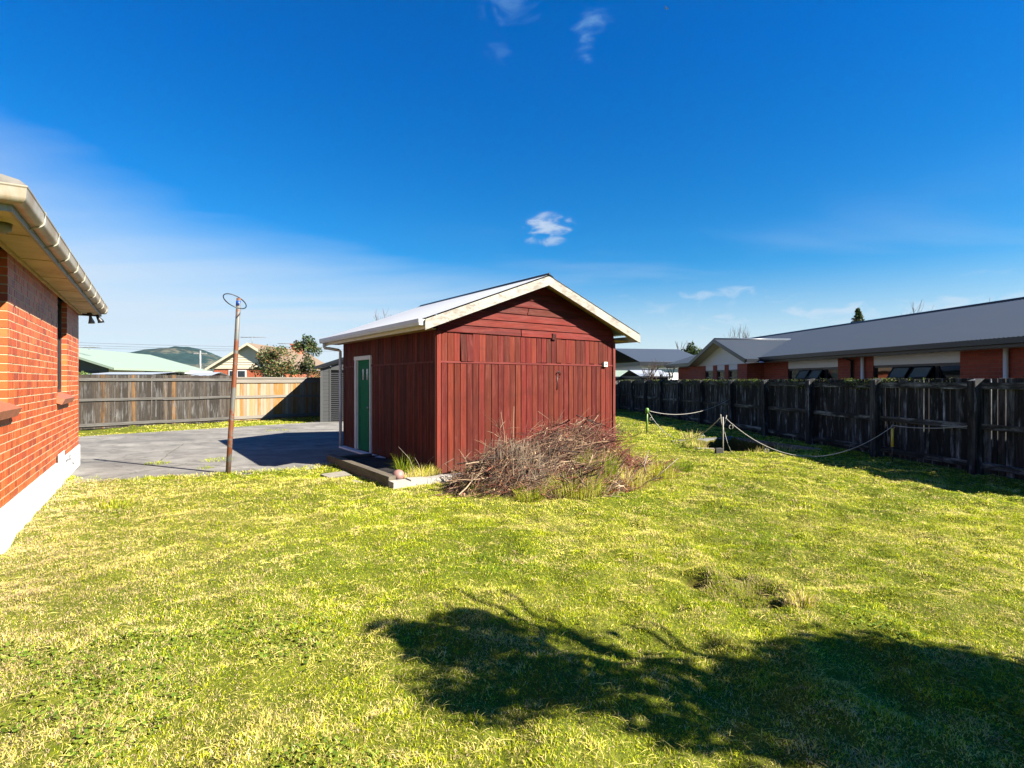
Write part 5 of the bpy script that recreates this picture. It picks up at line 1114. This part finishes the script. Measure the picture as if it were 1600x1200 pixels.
leafy('round_hedge', 'rounded green hedge top behind the left fence', 'hedge', ray(267, HOR, 26)[:2], 1.98, .8, .3, [(.10, .16, .03), (.13, .18, .04)], 4000, .035, 1.45, blobs=30, squash=.9)
leafy('leafy_shrub', 'light green shrub behind the fence beside the brick corner', 'shrub', ray(134, HOR, 20)[:2], 2.05, .32, .4, [(.16, .26, .05), (.22, .30, .08)], 700, .04, 1.75, blobs=10)
leafy('evergreen_tree', 'small evergreen crown behind the pale distant building', 'tree', ray(1085, HOR, 55)[:2], 5.3, 1.5, .5, DG, 1600, .14, 4.4, blobs=18)
bare('bare tree with upright twigs behind the wing roof', 1168, 506, 48)
bare('low bare tree right of the wing roof peak', 1200, 520, 50)
bare('bare tree just left of the dark conifer', 1318, 489, 50, depth=4)
bare('bare tree alone above the middle of the long roof', 1430, 466, 42, depth=4)
bare('thin bare twigs above the right part of the long roof', 1522, 468, 40, .35, depth=3)
bare('bare tree with reddish twigs behind the red shed roof', 613, 482, 40, .5, (1.4, .9, .85), 4)
bare('low bare reddish shrub before the pale building', 1035, 566, 30, .8, (1.3, 1.0, .95), 4, 'bare_shrub')
bare('spindly bare shrub in front of the pale building wall', 1010, 560, 31, .6, (1.2, 1.0, .9), 4, 'bare_shrub')
# conifer
p = ray(1341, 481, 52); cf = thing('conifer_tree', 'dark pointed conifer above the long slate roof', 'tree', (p.x, p.y, 0)); f = MB(); f.tube([(0, 0, 0), (0, 0, p.z - .3)], [.2, .03], 6); f.build('trunk', M['bark'], cf)
P = []; 
for k in range(2600):
    t = random.random() ** .7; z = p.z - t * 4.0; r = .12 + t * 2.1; a = random.uniform(0, 6.28); br = .7 + .3 * math.sin(a * 5 + int(t * 11) * 1.7); q = r * br * random.random() ** .4; P.append((q * math.cos(a), q * math.sin(a), z - q * .25))
P = np.array(P); leafquads('crown', P, .14, np.array(DG)[rng.integers(0, 4, len(P))] * .8, M['leaf'], cf, .3)
# trees behind and right of the camera that throw the foreground shade
leafy('spreading_tree', 'dense rounded tree right of the camera shading the near lawn', 'tree', (5.90, .56), 3.9, 1.12, .3, DG, 42000, .055, 2.6, blobs=90, cl=.42, squash=.75)
leafy('slender_tree', 'open leafy tree behind the camera with a broken shadow', 'tree', (4.03, 1.32), 4.1, .66, .4, DG, 3300, .045, 3.15, blobs=17, cl=.38)

# ------------------------------------------------------------------ hills, wires, pole, bird
def hills():
    pr = [(-200, 570), (40, 560), (120, 556), (160, 551), (180, 550), (200, 551), (225, 552), (240, 548), (260, 543.5), (280, 540.5), (298, 541), (318, 546), (340, 553), (358, 561), (385, 574), (450, 582), (700, 586), (900, 583), (950, 574), (985, 567), (1010, 570), (1080, 580), (1400, 586), (1800, 588)]
    xp = np.array([(a - 800) / FPX * 2050 / 1.15 for a, b in pr]); zp = np.array([(HOR - b) / FPX * 2050 for a, b in pr]); X = np.linspace(-2100, 1900, 560); prof = np.interp(X, xp, zp)
    m = 26; V = []
    for j in range(m):
        t = j / (m - 1); y = 1450 + 600 * t; k = math.sin(t * math.pi / 2) if True else t
        for i, x in enumerate(X): V.append((x * (1 + .15 * t), y, -5 + (prof[i] + 5) * k ** 1.2 * (1 + .0) + 14 * k * (float(vn(x, y, 90, 1)) - .5) + 5 * k * (float(vn(x, y, 25, 2)) - .5)))
    V = np.array(V); ii = np.arange(m * 560).reshape(m, 560); Q = np.stack([ii[:-1, :-1], ii[:-1, 1:], ii[1:, 1:], ii[1:, :-1]], -1).reshape(-1, 4)
    k = NT('hill_cover'); n = k.noise(k.vec((.006, .004, .01), False), 1.0, 5, .6); n2 = k.noise(k.vec((.05, .05, .05), False), 1.0, 4, .7); col = k.mix(k.rmp(n, .52, .57), (.03, .075, .07), (.17, .17, .12)); col = k.mix(k.rmp(n2, .46, .56, 0, .8), col, (.02, .05, .05)); k.fin(col, .95, 0, .05)
    tag(np_mesh('hills', V, Q, None, (1, 1, 1), k.m), kind='structure')
hills()
pp = ray(313, 548, 75); up_ = thing('power_pole', 'distant pale power pole in front of the hill', 'power pole', (pp.x, pp.y, 0)); f = MB(); f.tube([(0, 0, 0), (0, 0, pp.z)], [.13, .10], 8); f.build('pole', M['grey_z'], up_); f = MB(); f.box(-.9, .9, -.06, .06, pp.z - .45, pp.z - .32); f.build('crossarm', M['grey_z'], up_)
for (y0, y1, lab) in ((533, 541, 'uppermost thin power line above the left roofs'), (537, 545, 'middle thin power line above the left roofs'), (541, 547, 'lowest thin power line above the left roofs')):
    a = ray(60, y0, 62); b = ray(640, y1, 80); f = MB(); f.tube([a.lerp(b, t) - Vector((0, 0, .35 * 4 * t * (1 - t))) for t in [i / 12 for i in range(13)]], .012, 4); tag(f.build('power_line', M['black']), lab, 'power line', 'power lines over the left roofs')
f = MB(); bp_ = ray(1041, 13, 60)
f.tube([(-.22, 0, 0), (-.1, 0, .02), (.05, 0, .0), (.2, 0, -.04), (.27, 0, -.04)], [.01, .06, .07, .04, .01], 8); f.add([(0, 0, .03), (.1, .0, .03), (-.08, .1, .42), (-.14, .1, .40)], [(0, 1, 2, 3)]); f.add([(0, 0, -.0), (.1, .0, 0), (-.02, -.2, -.3), (-.08, -.2, -.28)], [(0, 1, 2, 3)])
o = f.build('bird', M['black']); o.location = bp_; tag(o, 'small dark bird high in the blue sky', 'bird')

# ------------------------------------------------------------------ air
f = MB(); ex = max(abs(gx).max(), abs(gy).max()) + 30; f.box(-ex, ex, -ex, ex, -7, 142); hz_ = bpy.data.materials.new('thin_air'); hz_.use_nodes = True; t_ = hz_.node_tree; t_.nodes.clear()
ou = t_.nodes.new('ShaderNodeOutputMaterial'); vo_ = t_.nodes.new('ShaderNodeVolumePrincipled'); vo_.inputs['Color'].default_value = (.62, .80, 1, 1); vo_.inputs['Density'].default_value = .00002; t_.links.new(vo_.outputs[0], ou.inputs[1])
tag(f.build('haze', hz_), kind='stuff')
